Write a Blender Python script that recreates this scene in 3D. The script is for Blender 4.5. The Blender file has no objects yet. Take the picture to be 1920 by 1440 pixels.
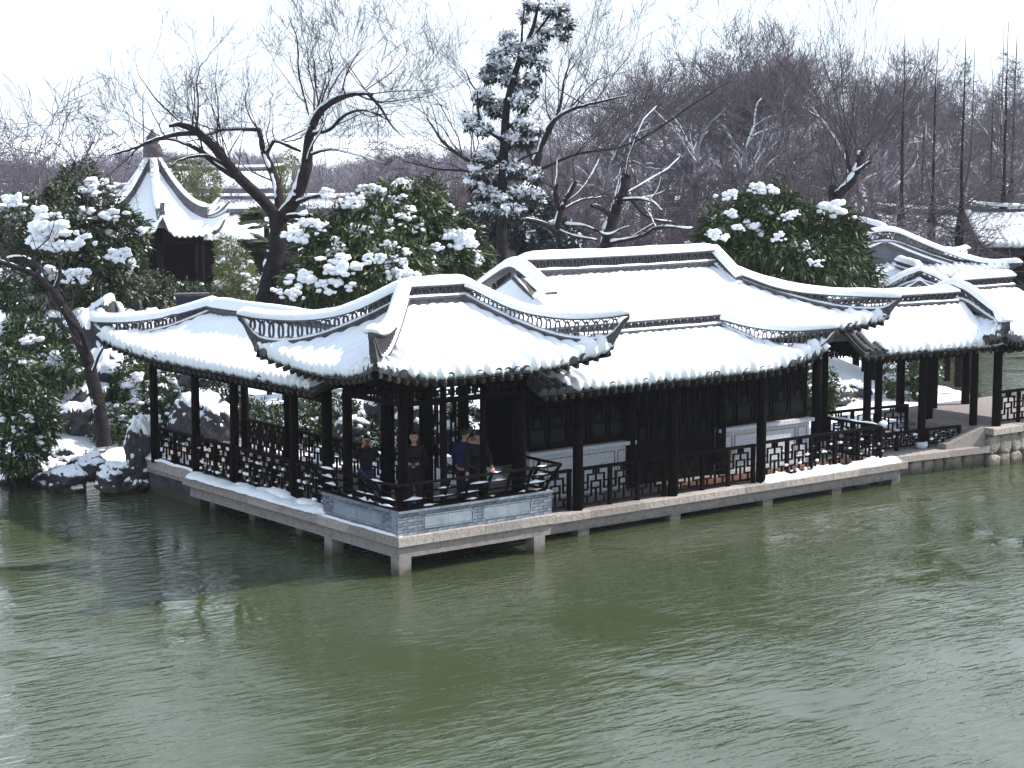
import bpy, math, random
import numpy as np
from mathutils import Matrix, Vector
# ------------------------------------------------------------------ camera, sky, sun, exposure
S = bpy.context.scene
COL = S.collection
FPX, IW, IH = 3650.0, 1920.0, 1440.0
PITCH, YAW, CAMH = math.atan(470 / FPX), math.radians(52.1), 8.68
FW = np.array([math.cos(YAW) * math.cos(PITCH), math.sin(YAW) * math.cos(PITCH), -math.sin(PITCH)])
RT = np.array([math.sin(YAW), -math.cos(YAW), 0.0])
UP = np.cross(RT, FW)
CAM = np.array([-21.2947, -30.9873, 8.68])
cd = bpy.data.cameras.new('camera')
cam = bpy.data.objects.new('camera', cd)
COL.objects.link(cam)
cd.sensor_width = 36.0
cd.lens = FPX / IW * 36.0
cd.clip_start, cd.clip_end = 0.5, 6000
M = Matrix(((RT[0], UP[0], -FW[0], CAM[0]), (RT[1], UP[1], -FW[1], CAM[1]), (RT[2], UP[2], -FW[2], CAM[2]), (0, 0, 0, 1)))
cam.matrix_world = M
S.camera = cam
SUN_EL = math.radians(43)
SUN_AZ = math.radians(-22)            # direction to the sun in the ground plane, from +X
W = bpy.data.worlds.new('World'); S.world = W; W.use_nodes = True
wn = W.node_tree
bg = wn.nodes['Background']
sky = wn.nodes.new('ShaderNodeTexSky'); sky.sky_type = 'NISHITA'; sky.sun_disc = False
sky.sun_elevation = SUN_EL
sky.sun_rotation = math.radians(90) - SUN_AZ
sky.air_density, sky.dust_density, sky.ozone_density, sky.altitude = 1.0, 0.8, 1.5, 0
# thin white winter haze towards the horizon, the same all the way round
_tc = wn.nodes.new('ShaderNodeTexCoord'); _sx = wn.nodes.new('ShaderNodeSeparateXYZ'); wn.links.new(_tc.outputs['Generated'], _sx.inputs[0])
_ab = wn.nodes.new('ShaderNodeMath'); _ab.operation = 'ABSOLUTE'; wn.links.new(_sx.outputs['Z'], _ab.inputs[0])
_om = wn.nodes.new('ShaderNodeMath'); _om.operation = 'SUBTRACT'; _om.inputs[0].default_value = 1.0; wn.links.new(_ab.outputs[0], _om.inputs[1])
_pw = wn.nodes.new('ShaderNodeMath'); _pw.operation = 'POWER'; wn.links.new(_om.outputs[0], _pw.inputs[0]); _pw.inputs[1].default_value = 0.35
_mx = wn.nodes.new('ShaderNodeMix'); _mx.data_type = 'RGBA'; wn.links.new(_pw.outputs[0], _mx.inputs['Factor']); wn.links.new(sky.outputs[0], _mx.inputs['A']); _mx.inputs['B'].default_value = (4.55, 5.2, 5.9, 1)
wn.links.new(_mx.outputs['Result'], bg.inputs[0]); bg.inputs[1].default_value = 0.14
sl = bpy.data.lights.new('sun', 'SUN'); sl.energy = 3.9; sl.angle = math.radians(0.5); sl.color = (1.0, 0.955, 0.89)
so = bpy.data.objects.new('sun', sl); COL.objects.link(so)
sd = Vector((math.cos(SUN_EL) * math.cos(SUN_AZ), math.cos(SUN_EL) * math.sin(SUN_AZ), math.sin(SUN_EL)))
so.rotation_euler = sd.to_track_quat('Z', 'Y').to_euler(); so.location = (60, -20, 60)
S.view_settings.view_transform = 'Standard'; S.view_settings.look = 'None'
S.view_settings.exposure = 0.85; S.view_settings.gamma = 1.0; S.view_settings.use_curve_mapping = False
S.cycles.use_denoising = True
S.cycles.max_bounces = 6; S.cycles.transparent_max_bounces = 4
S.cycles.volume_bounces = 0

def ray(px, py): return FW + RT * ((px - IW / 2) / FPX) - UP * ((py - IH / 2) / FPX)
def atd(px, py, D): return CAM + ray(px, py) * D            # a point of the place D metres in front of the camera
def atz(px, py, z):
    v = ray(px, py); return CAM + v * ((z - CAM[2]) / v[2])
def depth_of(P): return float((np.array(P) - CAM) @ FW)
rnd = random.Random(7)

# ------------------------------------------------------------------ materials
def mat(name, col, rough=0.7, spec=0.3, noise=None, bump=None, island=0.0, objvar=0.0, metallic=0.0):
    m = bpy.data.materials.new(name); m.use_nodes = True
    nt = m.node_tree; b = nt.nodes['Principled BSDF']
    b.inputs['Roughness'].default_value = rough
    b.inputs['Specular IOR Level'].default_value = spec
    b.inputs['Metallic'].default_value = metallic
    N, L = nt.nodes.new, nt.links.new
    tc = N('ShaderNodeTexCoord')
    src = None
    if noise:
        sc, col2, lo, hi, det = noise
        t = N('ShaderNodeTexNoise'); t.inputs['Scale'].default_value = sc; t.inputs['Detail'].default_value = det
        L(tc.outputs['Object'], t.inputs['Vector'])
        r = N('ShaderNodeValToRGB'); r.color_ramp.elements[0].position = lo; r.color_ramp.elements[1].position = hi
        r.color_ramp.elements[0].color = (*col, 1); r.color_ramp.elements[1].color = (*col2, 1)
        L(t.outputs['Fac'], r.inputs['Fac']); src = r.outputs['Color']
    if src is None:
        c = N('ShaderNodeRGB'); c.outputs[0].default_value = (*col, 1); src = c.outputs[0]
    if island or objvar:
        g = N('ShaderNodeNewGeometry'); oi = N('ShaderNodeObjectInfo')
        h = N('ShaderNodeHueSaturation'); mr = N('ShaderNodeMapRange')
        amp = island or objvar
        mr.inputs['To Min'].default_value = 1 - amp; mr.inputs['To Max'].default_value = 1 + amp
        L(g.outputs['Random Per Island'] if island else oi.outputs['Random'], mr.inputs['Value'])
        L(mr.outputs[0], h.inputs['Value']); L(src, h.inputs['Color']); src = h.outputs['Color']
    L(src, b.inputs['Base Color'])
    if bump:
        sc, st, det = bump
        t = N('ShaderNodeTexNoise'); t.inputs['Scale'].default_value = sc; t.inputs['Detail'].default_value = det
        L(tc.outputs['Object'], t.inputs['Vector'])
        bp = N('ShaderNodeBump'); bp.inputs['Strength'].default_value = st; bp.inputs['Distance'].default_value = 0.05
        L(t.outputs['Fac'], bp.inputs['Height']); L(bp.outputs['Normal'], b.inputs['Normal'])
    return m
SNOW = mat('snow', (0.83, 0.86, 0.91), 0.75, 0.2, noise=(1.7, (0.9, 0.91, 0.93), 0.3, 0.7, 4), bump=(16, 0.3, 6))
GSNOW = mat('snow_ground', (0.86, 0.88, 0.91), 0.8, 0.15, noise=(1.3, (0.2, 0.18, 0.16), 0.62, 0.8, 9), bump=(5, 0.6, 7))
TILE = mat('grey_tile', (0.055, 0.058, 0.07), 0.65, 0.35, noise=(5, (0.13, 0.13, 0.14), 0.35, 0.75, 5), bump=(30, 0.3, 4), objvar=0.25)
RIDGE = mat('ridge_clay', (0.12, 0.115, 0.12), 0.8, 0.25, noise=(9, (0.055, 0.055, 0.065), 0.4, 0.7, 6), bump=(40, 0.3, 4))
WOOD = mat('dark_lacquered_wood', (0.006, 0.0045, 0.0045), 0.7, 0.04, noise=(7, (0.012, 0.007, 0.006), 0.4, 0.8, 4))
FLOORW = mat('floor_brick_red', (0.13, 0.055, 0.04), 0.6, 0.3, noise=(4, (0.06, 0.035, 0.03), 0.4, 0.7, 5), objvar=0.3)
GRAN = mat('granite', (0.37, 0.33, 0.3), 0.8, 0.25, noise=(22, (0.21, 0.18, 0.16), 0.42, 0.7, 8), bump=(60, 0.35, 5), objvar=0.22)
CONC = mat('weathered_concrete', (0.27, 0.24, 0.225), 0.85, 0.2, noise=(9, (0.17, 0.155, 0.15), 0.45, 0.72, 8), bump=(45, 0.3, 5))
BRICK = mat('blue_grey_brick', (0.22, 0.25, 0.3), 0.85, 0.2, noise=(14, (0.13, 0.15, 0.19), 0.4, 0.7, 5), bump=(60, 0.3, 4), objvar=0.28)
MORT = mat('mortar', (0.3, 0.32, 0.35), 0.9, 0.1, noise=(20, (0.17, 0.18, 0.2), 0.4, 0.7, 4))
PANEL = mat('pale_brick_panel', (0.29, 0.33, 0.38), 0.8, 0.2, noise=(6, (0.22, 0.255, 0.3), 0.4, 0.7, 6), bump=(40, 0.2, 4), objvar=0.12)
WSTONE = mat('pale_carved_stone', (0.55, 0.57, 0.6), 0.8, 0.2, noise=(18, (0.36, 0.38, 0.41), 0.45, 0.75, 8), bump=(25, 0.5, 6))
GLASS = mat('dim_window_glass', (0.004, 0.008, 0.011), 0.2, 0.12)
ROCK = mat('dark_lake_rock', (0.045, 0.045, 0.052), 0.9, 0.2, noise=(3, (0.11, 0.105, 0.105), 0.45, 0.75, 8), bump=(9, 0.9, 8))
RUBBLE = mat('rubble_stone', (0.3, 0.25, 0.2), 0.85, 0.2, noise=(4, (0.17, 0.17, 0.18), 0.35, 0.75, 7), bump=(14, 0.6, 6), objvar=0.35)
BARK = mat('dark_bark', (0.02, 0.016, 0.017), 0.9, 0.15, noise=(6, (0.04, 0.034, 0.034), 0.45, 0.75, 7), bump=(22, 0.9, 7))
TWIG = mat('twig_bark', (0.045, 0.034, 0.038), 0.9, 0.1)
FARBARK = mat('haze_tinted_bark', (0.14, 0.125, 0.15), 0.9, 0.1, noise=(0.6, (0.1, 0.09, 0.11), 0.4, 0.7, 3), objvar=0.2)  # distance haze put into the colour: bark lightened towards violet
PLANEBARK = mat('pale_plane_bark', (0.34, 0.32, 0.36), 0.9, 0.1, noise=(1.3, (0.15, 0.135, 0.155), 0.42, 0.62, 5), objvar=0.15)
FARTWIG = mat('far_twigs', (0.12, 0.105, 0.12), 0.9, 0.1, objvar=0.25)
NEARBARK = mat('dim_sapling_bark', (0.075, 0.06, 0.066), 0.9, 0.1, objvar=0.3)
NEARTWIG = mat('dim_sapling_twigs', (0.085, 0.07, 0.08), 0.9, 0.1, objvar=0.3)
LEAF = mat('dark_glossy_leaf', (0.046, 0.072, 0.022), 0.42, 0.33, island=0.55)
LEAF2 = mat('olive_leaf', (0.045, 0.062, 0.026), 0.5, 0.35, island=0.6)
LEAF3 = mat('bamboo_leaf', (0.14, 0.15, 0.05), 0.55, 0.3, island=0.5)
NEEDLE = mat('cypress_needles', (0.02, 0.034, 0.032), 0.7, 0.2, island=0.5)
DRYLEAF = mat('withered_leaf', (0.16, 0.075, 0.03), 0.7, 0.2, island=0.5)
SKIN = mat('skin', (0.5, 0.27, 0.2), 0.55, 0.3)
SKIN2 = mat('lips', (0.3, 0.09, 0.08), 0.5, 0.3)
HAIR = mat('black_hair', (0.012, 0.01, 0.01), 0.5, 0.4)
BLACKC = mat('black_coat_cloth', (0.012, 0.011, 0.013), 0.85, 0.2)
BLUEC = mat('blue_jacket_cloth', (0.01, 0.018, 0.1), 0.7, 0.25)
DENIM = mat('dark_trousers', (0.02, 0.022, 0.035), 0.85, 0.15)
REDC = mat('maroon_cloth', (0.16, 0.02, 0.03), 0.8, 0.2)
PATC = mat('purple_flecked_cloth', (0.02, 0.014, 0.05), 0.8, 0.2, noise=(30, (0.3, 0.28, 0.42), 0.62, 0.67, 3))
FURC = mat('pale_fur', (0.45, 0.37, 0.3), 0.9, 0.1, bump=(60, 1.0, 5))
METALC = mat('camera_plastic', (0.03, 0.03, 0.035), 0.35, 0.5)
WALLG = mat('grey_plaster', (0.17, 0.17, 0.205), 0.9, 0.1, noise=(2, (0.12, 0.12, 0.15), 0.4, 0.7, 5))
FARWALL = mat('far_dark_wall', (0.05, 0.05, 0.075), 0.9, 0.1)
MUD = mat('lake_bed', (0.05, 0.05, 0.035), 0.9, 0.1)

def waterline_stain(m):
    nt = m.node_tree; b = nt.nodes['Principled BSDF']; l = b.inputs['Base Color'].links[0]; src = l.from_socket; N, L = nt.nodes.new, nt.links.new
    g = N('ShaderNodeNewGeometry'); sp = N('ShaderNodeSeparateXYZ'); L(g.outputs['Position'], sp.inputs[0]); t = N('ShaderNodeTexNoise'); t.inputs['Scale'].default_value = 6; t.inputs['Detail'].default_value = 6; L(g.outputs['Position'], t.inputs['Vector'])
    a = N('ShaderNodeMath'); a.operation = 'MULTIPLY_ADD'; L(t.outputs['Fac'], a.inputs[0]); a.inputs[1].default_value = -0.3; L(sp.outputs['Z'], a.inputs[2])
    r = N('ShaderNodeMapRange'); r.inputs['From Min'].default_value = -0.12; r.inputs['From Max'].default_value = 0.12; r.inputs['To Min'].default_value = 0.85; r.inputs['To Max'].default_value = 0.0; L(a.outputs[0], r.inputs['Value'])
    x = N('ShaderNodeMix'); x.data_type = 'RGBA'; L(r.outputs[0], x.inputs['Factor']); L(src, x.inputs['A']); x.inputs['B'].default_value = (0.06, 0.055, 0.035, 1); L(x.outputs['Result'], b.inputs['Base Color'])
for m_ in (CONC, RUBBLE, ROCK): waterline_stain(m_)

def water_material():
    m = bpy.data.materials.new('turbid_green_water'); m.use_nodes = True
    nt = m.node_tree; b = nt.nodes['Principled BSDF']; N, L = nt.nodes.new, nt.links.new
    b.inputs['Base Color'].default_value = (0.052, 0.067, 0.034, 1)
    b.inputs['Roughness'].default_value = 0.025; b.inputs['IOR'].default_value = 1.52
    b.subsurface_method = 'BURLEY'; b.inputs['Subsurface Weight'].default_value = 1.0; b.inputs['Subsurface Radius'].default_value = (1, 1, 1); b.inputs['Subsurface Scale'].default_value = 0.55
    tc = N('ShaderNodeTexCoord')
    def noise(scale, sx, sy, rot, det):
        mp = N('ShaderNodeMapping'); mp.inputs['Scale'].default_value = (sx, sy, 1); mp.inputs['Rotation'].default_value = (0, 0, rot)
        L(tc.outputs['Object'], mp.inputs['Vector'])
        t = N('ShaderNodeTexNoise'); t.inputs['Scale'].default_value = scale; t.inputs['Detail'].default_value = det
        t.inputs['Distortion'].default_value = 0.4
        L(mp.outputs[0], t.inputs['Vector']); return t.outputs['Fac']
    vr = YAW - math.pi / 2                                             # crests run roughly across the view
    n1 = noise(3.1, 0.42, 1.5, -vr + 0.18, 3)
    n2 = noise(7.5, 0.5, 1.3, -vr - 0.25, 3)
    n3 = noise(0.35, 1, 1, 0.3, 2)                                     # gusts: patches of rougher water
    mr = N('ShaderNodeMapRange'); mr.inputs['From Min'].default_value = 0.36; mr.inputs['From Max'].default_value = 0.66
    mr.inputs['To Min'].default_value = 0.16; mr.inputs['To Max'].default_value = 1.0
    L(n3, mr.inputs['Value'])
    ma = N('ShaderNodeMath'); ma.operation = 'MULTIPLY_ADD'; L(n2, ma.inputs[0]); ma.inputs[1].default_value = 0.33; L(n1, ma.inputs[2])
    mm = N('ShaderNodeMath'); mm.operation = 'MULTIPLY'; L(ma.outputs[0], mm.inputs[0]); L(mr.outputs[0], mm.inputs[1])
    bp = N('ShaderNodeBump'); bp.inputs['Strength'].default_value = 1.0; bp.inputs['Distance'].default_value = 0.055
    L(mm.outputs[0], bp.inputs['Height']); L(bp.outputs['Normal'], b.inputs['Normal'])
    return m
WATER = water_material()

# ------------------------------------------------------------------ mesh helpers
class MB:
    def __init__(s): s.v = []; s.f = []; s.sm = []; s.n = 0
    def add(s, V, F, smooth=False):
        V = np.asarray(V, float).reshape(-1, 3); o = s.n
        s.v.append(V); s.n += len(V)
        if isinstance(F, np.ndarray):
            s.f.append(F + o)
        else:
            s.f.append([tuple(i + o for i in q) for q in F])
        s.sm.append(smooth)
    def box(s, c, d, rz=0.0):
        x, y, z = np.array(d) / 2.0
        V = np.array([(-x, -y, -z), (x, -y, -z), (x, y, -z), (-x, y, -z), (-x, -y, z), (x, -y, z), (x, y, z), (-x, y, z)])
        if rz:
            ca, sa = math.cos(rz), math.sin(rz); V = V @ np.array([[ca, sa, 0], [-sa, ca, 0], [0, 0, 1]])
        s.add(V + np.array(c), [(0, 3, 2, 1), (4, 5, 6, 7), (0, 1, 5, 4), (1, 2, 6, 5), (2, 3, 7, 6), (3, 0, 4, 7)])
    def bb(s, x0, x1, y0, y1, z0, z1): s.box(((x0 + x1) / 2, (y0 + y1) / 2, (z0 + z1) / 2), (x1 - x0, y1 - y0, z1 - z0))
    def bar(s, p, q, w, h):
        p = np.array(p, float); q = np.array(q, float); t = q - p; t /= np.linalg.norm(t) + 1e-9
        u = np.cross(t, (0, 0, 1.0)); n = np.linalg.norm(u)
        u = np.array((1.0, 0, 0)) if n < 1e-5 else u / n
        v = np.cross(u, t); V = []
        for e in (p, q):
            for a, b_ in ((-1, -1), (1, -1), (1, 1), (-1, 1)): V.append(e + u * a * w / 2 + v * b_ * h / 2)
        s.add(V, [(0, 1, 2, 3), (7, 6, 5, 4), (0, 4, 5, 1), (1, 5, 6, 2), (2, 6, 7, 3), (3, 7, 4, 0)])
    def lathe(s, prof, n=12, c=(0, 0, 0), smooth=True):
        V = []
        for r, z in prof:
            for k in range(n):
                a = 2 * math.pi * k / n; V.append((c[0] + r * math.cos(a), c[1] + r * math.sin(a), c[2] + z))
        F = []
        for i in range(len(prof) - 1):
            for k in range(n): F.append((i * n + k, i * n + (k + 1) % n, (i + 1) * n + (k + 1) % n, (i + 1) * n + k))
        F.append(tuple(range(n - 1, -1, -1))); F.append(tuple((len(prof) - 1) * n + k for k in range(n)))
        s.add(V, F, smooth)
    def grid(s, P, smooth=True, flip=False):
        P = np.asarray(P, float); a, b = P.shape[:2]
        i = np.arange(a * b).reshape(a, b)
        F = np.stack([i[:-1, :-1], i[1:, :-1], i[1:, 1:], i[:-1, 1:]], -1).reshape(-1, 4)
        if flip: F = F[:, ::-1]
        s.add(P.reshape(-1, 3), F, smooth)
    def mesh(s, name, m):
        me = bpy.data.meshes.new(name)
        if not s.n: return me
        V = np.concatenate(s.v); loops = []; tot = []; sm = []
        for F, k in zip(s.f, s.sm):
            if isinstance(F, np.ndarray):
                loops.append(F.reshape(-1)); tot.append(np.full(len(F), F.shape[1])); sm.append(np.full(len(F), k))
            else:
                loops.append(np.array([i for q in F for i in q], dtype=np.int64)); tot.append(np.array([len(q) for q in F])); sm.append(np.full(len(F), k))
        loops = np.concatenate(loops); tot = np.concatenate(tot); sm = np.concatenate(sm)
        me.vertices.add(len(V)); me.vertices.foreach_set('co', V.astype(np.float32).ravel())
        me.loops.add(len(loops)); me.loops.foreach_set('vertex_index', loops.astype(np.int32))
        me.polygons.add(len(tot)); st = np.concatenate([[0], np.cumsum(tot)[:-1]])
        me.polygons.foreach_set('loop_start', st.astype(np.int32)); me.polygons.foreach_set('loop_total', tot.astype(np.int32))
        me.polygons.foreach_set('use_smooth', sm.astype(bool))
        me.update(calc_edges=True); me.validate()
        for q in (m if isinstance(m, (list, tuple)) else [m]): me.materials.append(q)
        return me
def put(name, me, parent=None, loc=(0, 0, 0), rot=(0, 0, 0), sc=(1, 1, 1)):
    o = bpy.data.objects.new(name, me); COL.objects.link(o); o.parent = parent
    o.location = loc; o.rotation_euler = rot; o.scale = sc
    return o
def part(name, mb, m, parent=None, **k): return put(name, mb.mesh(name, m), parent, **k)
def tag(o, label, cat, group=None, kind=None):
    o['label'] = label; o['category'] = cat
    if group: o['group'] = group
    if kind: o['kind'] = kind
    return o
def thing(name, label, cat, loc=(0, 0, 0), rz=0.0, group=None):
    o = bpy.data.objects.new(name, None); COL.objects.link(o); o.location = loc; o.rotation_euler = (0, 0, rz)
    o.empty_display_size = 0.3
    return tag(o, label, cat, group)
def stuff(o): o['kind'] = 'stuff'; return o
def setting(o): o['kind'] = 'structure'; return o
def copy_tree(o, parent=None):
    c = o.copy(); COL.objects.link(c); c.parent = parent
    for ch in list(o.children): copy_tree(ch, c)
    return c
def sm(x, a, b):
    t = np.clip((x - a) / (b - a), 0, 1); return t * t * (3 - 2 * t)
_ph = np.random.RandomState(3).uniform(0, 6.28, (12, 3)); _fr = np.random.RandomState(4).normal(0, 1, (12, 3))
def wob(P, scale=1.0, seed=0):
    """smooth pseudo-noise in about -1..1 at points P (...,3)"""
    P = np.asarray(P, float) * scale + seed * 3.7; r = 0
    for i in range(12): r = r + np.sin(P @ (_fr[i] * (1 + 0.35 * i)) + _ph[i, 0]) / (1 + 0.35 * i)
    return r / 3.2
def tubes(mb, lines, sides, snow=None):
    """lines: list of (pts (n,3), radii (n,)); grouped by length and built together"""
    by = {}
    for p, r in lines: by.setdefault(len(p), []).append((p, r))
    ang = np.arange(sides) * 2 * math.pi / sides
    for n, L in by.items():
        P = np.array([l[0] for l in L], float); R = np.array([l[1] for l in L], float)
        T = np.empty_like(P); T[:, 1:-1] = P[:, 2:] - P[:, :-2]; T[:, 0] = P[:, 1] - P[:, 0]; T[:, -1] = P[:, -1] - P[:, -2]
        T /= np.linalg.norm(T, axis=-1, keepdims=True) + 1e-9
        ref = np.where(np.abs(T[..., 2:3]) > 0.9, np.array([1.0, 0, 0]), np.array([0, 0, 1.0]))
        U = np.cross(T, ref); U /= np.linalg.norm(U, axis=-1, keepdims=True) + 1e-9; Vv = np.cross(U, T)
        if snow is not None:
            wv = np.array([0, 0, 1.0]) - RT * 0.62; wp = wv - T * (T @ wv)[..., None]; hor = np.clip(np.linalg.norm(wp, axis=-1), 0, 1)
            P = P + wp / (np.linalg.norm(wp, axis=-1, keepdims=True) + 1e-6) * (R * snow[0])[..., None]
            patch = np.where(hor > 0.85, 1.0, sm(wob(P, 2.4, 3), -0.25, 0.35))
            R = (R * snow[1] + snow[2]) * (0.05 + 0.95 * hor) * patch
            R = R * (0.72 + 0.5 * np.clip(wob(P, 3.1) + 0.35, 0, 1)) ; R[:, 0] *= 0.3; R[:, -1] *= 0.3
        ring = P[:, :, None, :] + (U[:, :, None, :] * np.cos(ang)[None, None, :, None] + Vv[:, :, None, :] * np.sin(ang)[None, None, :, None]) * R[:, :, None, None]
        B = len(L); idx = np.arange(B * n * sides).reshape(B, n, sides); nx = np.roll(idx, -1, axis=2)
        F = np.stack([idx[:, :-1], nx[:, :-1], nx[:, 1:], idx[:, 1:]], -1).reshape(-1, 4)
        mb.add(ring.reshape(-1, 3), F, True)
def ico(sub):
    t = (1 + 5 ** 0.5) / 2
    V = [(-1, t, 0), (1, t, 0), (-1, -t, 0), (1, -t, 0), (0, -1, t), (0, 1, t), (0, -1, -t), (0, 1, -t), (t, 0, -1), (t, 0, 1), (-t, 0, -1), (-t, 0, 1)]
    V = [np.array(v) / np.linalg.norm(v) for v in V]
    F = [(0, 11, 5), (0, 5, 1), (0, 1, 7), (0, 7, 10), (0, 10, 11), (1, 5, 9), (5, 11, 4), (11, 10, 2), (10, 7, 6), (7, 1, 8), (3, 9, 4), (3, 4, 2), (3, 2, 6), (3, 6, 8), (3, 8, 9), (4, 9, 5), (2, 4, 11), (6, 2, 10), (8, 6, 7), (9, 8, 1)]
    for _ in range(sub):
        c = {}; G = []
        def mid(a, b):
            k = (min(a, b), max(a, b))
            if k not in c:
                v = V[a] + V[b]; V.append(v / np.linalg.norm(v)); c[k] = len(V) - 1
            return c[k]
        for a, b, d in F:
            x, y, z = mid(a, b), mid(b, d), mid(d, a); G += [(a, x, z), (b, y, x), (d, z, y), (x, y, z)]
        F = G
    return np.array(V), np.array(F)
ICO = {k: ico(k) for k in (1, 2, 3, 4)}
def blob(mb, c, d, sub=2, rough=0.25, seed=0, fr=1.6):
    V, F = ICO[sub]; r = 1 + rough * wob(V, fr, seed)
    mb.add(V * r[:, None] * (np.array(d) / 2.0) + np.array(c), F, True)
# ------------------------------------------------------------------ parts shared by all the roofs
def eave_tile_mesh():
    mb = MB(); n = 6; r = 0.085
    A = np.linspace(0, math.pi, n + 1)
    arc = np.stack([np.cos(A) * r, np.zeros(n + 1), np.sin(A) * r], 1)
    G = np.stack([arc + (0, y, 0) for y in (0.0, -0.16, -0.17, -0.34)]); G[2] *= (1.08, 1, 1.08)
    mb.grid(G)
    B = np.linspace(0, 2 * math.pi, 11)[:-1]; D = np.stack([np.cos(B) * r * 1.1, np.full(10, -0.345), np.sin(B) * r * 1.1 + 0.02], 1)
    D2 = D + (0, 0.03, 0)
    mb.add(np.concatenate([D, D2]), [tuple(range(10))] + [(i, i + 10, (i + 1) % 10 + 10, (i + 1) % 10) for i in range(10)])
    return mb.mesh('eave_tile', TILE)
def drip_tile_mesh():
    mb = MB(); w, t = 0.075, 0.02
    P = [(-w, 0.02), (w, 0.02), (w, -0.05), (0.045, -0.1), (0, -0.135), (-0.045, -0.1), (-w, -0.05)]
    V = [(x, -0.33, z) for x, z in P] + [(x, -0.33 + t, z) for x, z in P]; n = len(P)
    mb.add(V, [tuple(range(n - 1, -1, -1)), tuple(range(n, 2 * n))] + [(i, (i + 1) % n, n + (i + 1) % n, n + i) for i in range(n)])
    mb.bb(-w, w, -0.31, 0.0, 0.0, 0.02)
    return mb.mesh('drip_tile', TILE)
def rafter_mesh():
    mb = MB(); mb.bb(-0.035, 0.035, -0.04, 0.75, -0.045, 0.045); return mb.mesh('rafter', mat('rafter_wood', (0.05, 0.042, 0.04), 0.7, 0.2, objvar=0.5))
def ring_mesh(kind):
    """one openwork ridge tile, unit height, 0.19 m long along x, thick along y"""
    mb = MB()
    def strip(pts, wd, dep, closed):
        pts = np.array(pts); n = len(pts); V = []
        for i in range(n):
            a = pts[i - 1] if closed or i else pts[i]; b = pts[(i + 1) % n] if closed or i < n - 1 else pts[i]
            t = b - a; t = t / (np.linalg.norm(t * (0.24, 0.24)) + 1e-9) * 0.24; nn = np.array([-t[1], t[0]])
            for s_, y in ((-1, -1), (1, -1), (1, 1), (-1, 1)):
                q = pts[i] + nn * s_ * wd / 2 * np.array([1, 3.5]); V.append((q[0], y * dep / 2, q[1]))
        F = []
        for i in range(n if closed else n - 1):
            j = (i + 1) % n
            for k in range(4): F.append((i * 4 + k, i * 4 + (k + 1) % 4, j * 4 + (k + 1) % 4, j * 4 + k))
        mb.add(V, F)
    if kind == 'ring':
        A = np.linspace(0, 2 * math.pi, 13)[:-1]
        strip([(math.cos(a) * 0.045, 0.44 + math.sin(a) * 0.42) for a in A], 0.022, 0.14, True)
        strip([(x, 0.78 + 0.22 * (2 * abs(x) / 0.19) ** 2) for x in np.linspace(0.095, 0.0, 4) + 0.0], 0.02, 0.12, False)
        strip([(-x, 0.78 + 0.22 * (2 * abs(x) / 0.19) ** 2) for x in np.linspace(0.095, 0.0, 4) + 0.0], 0.02, 0.12, False)
    else:
        for s_ in (-1, 1):
            strip([(s_ * 0.085 * math.cos(t * math.pi), t) for t in np.linspace(0, 1, 6)], 0.02, 0.13, False)
    return mb.mesh('ridge_tile', RIDGE)
ETILE, DTILE, RAFT = eave_tile_mesh(), drip_tile_mesh(), rafter_mesh()
RING = {k: ring_mesh(k) for k in ('ring', 'cross')}

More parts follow.
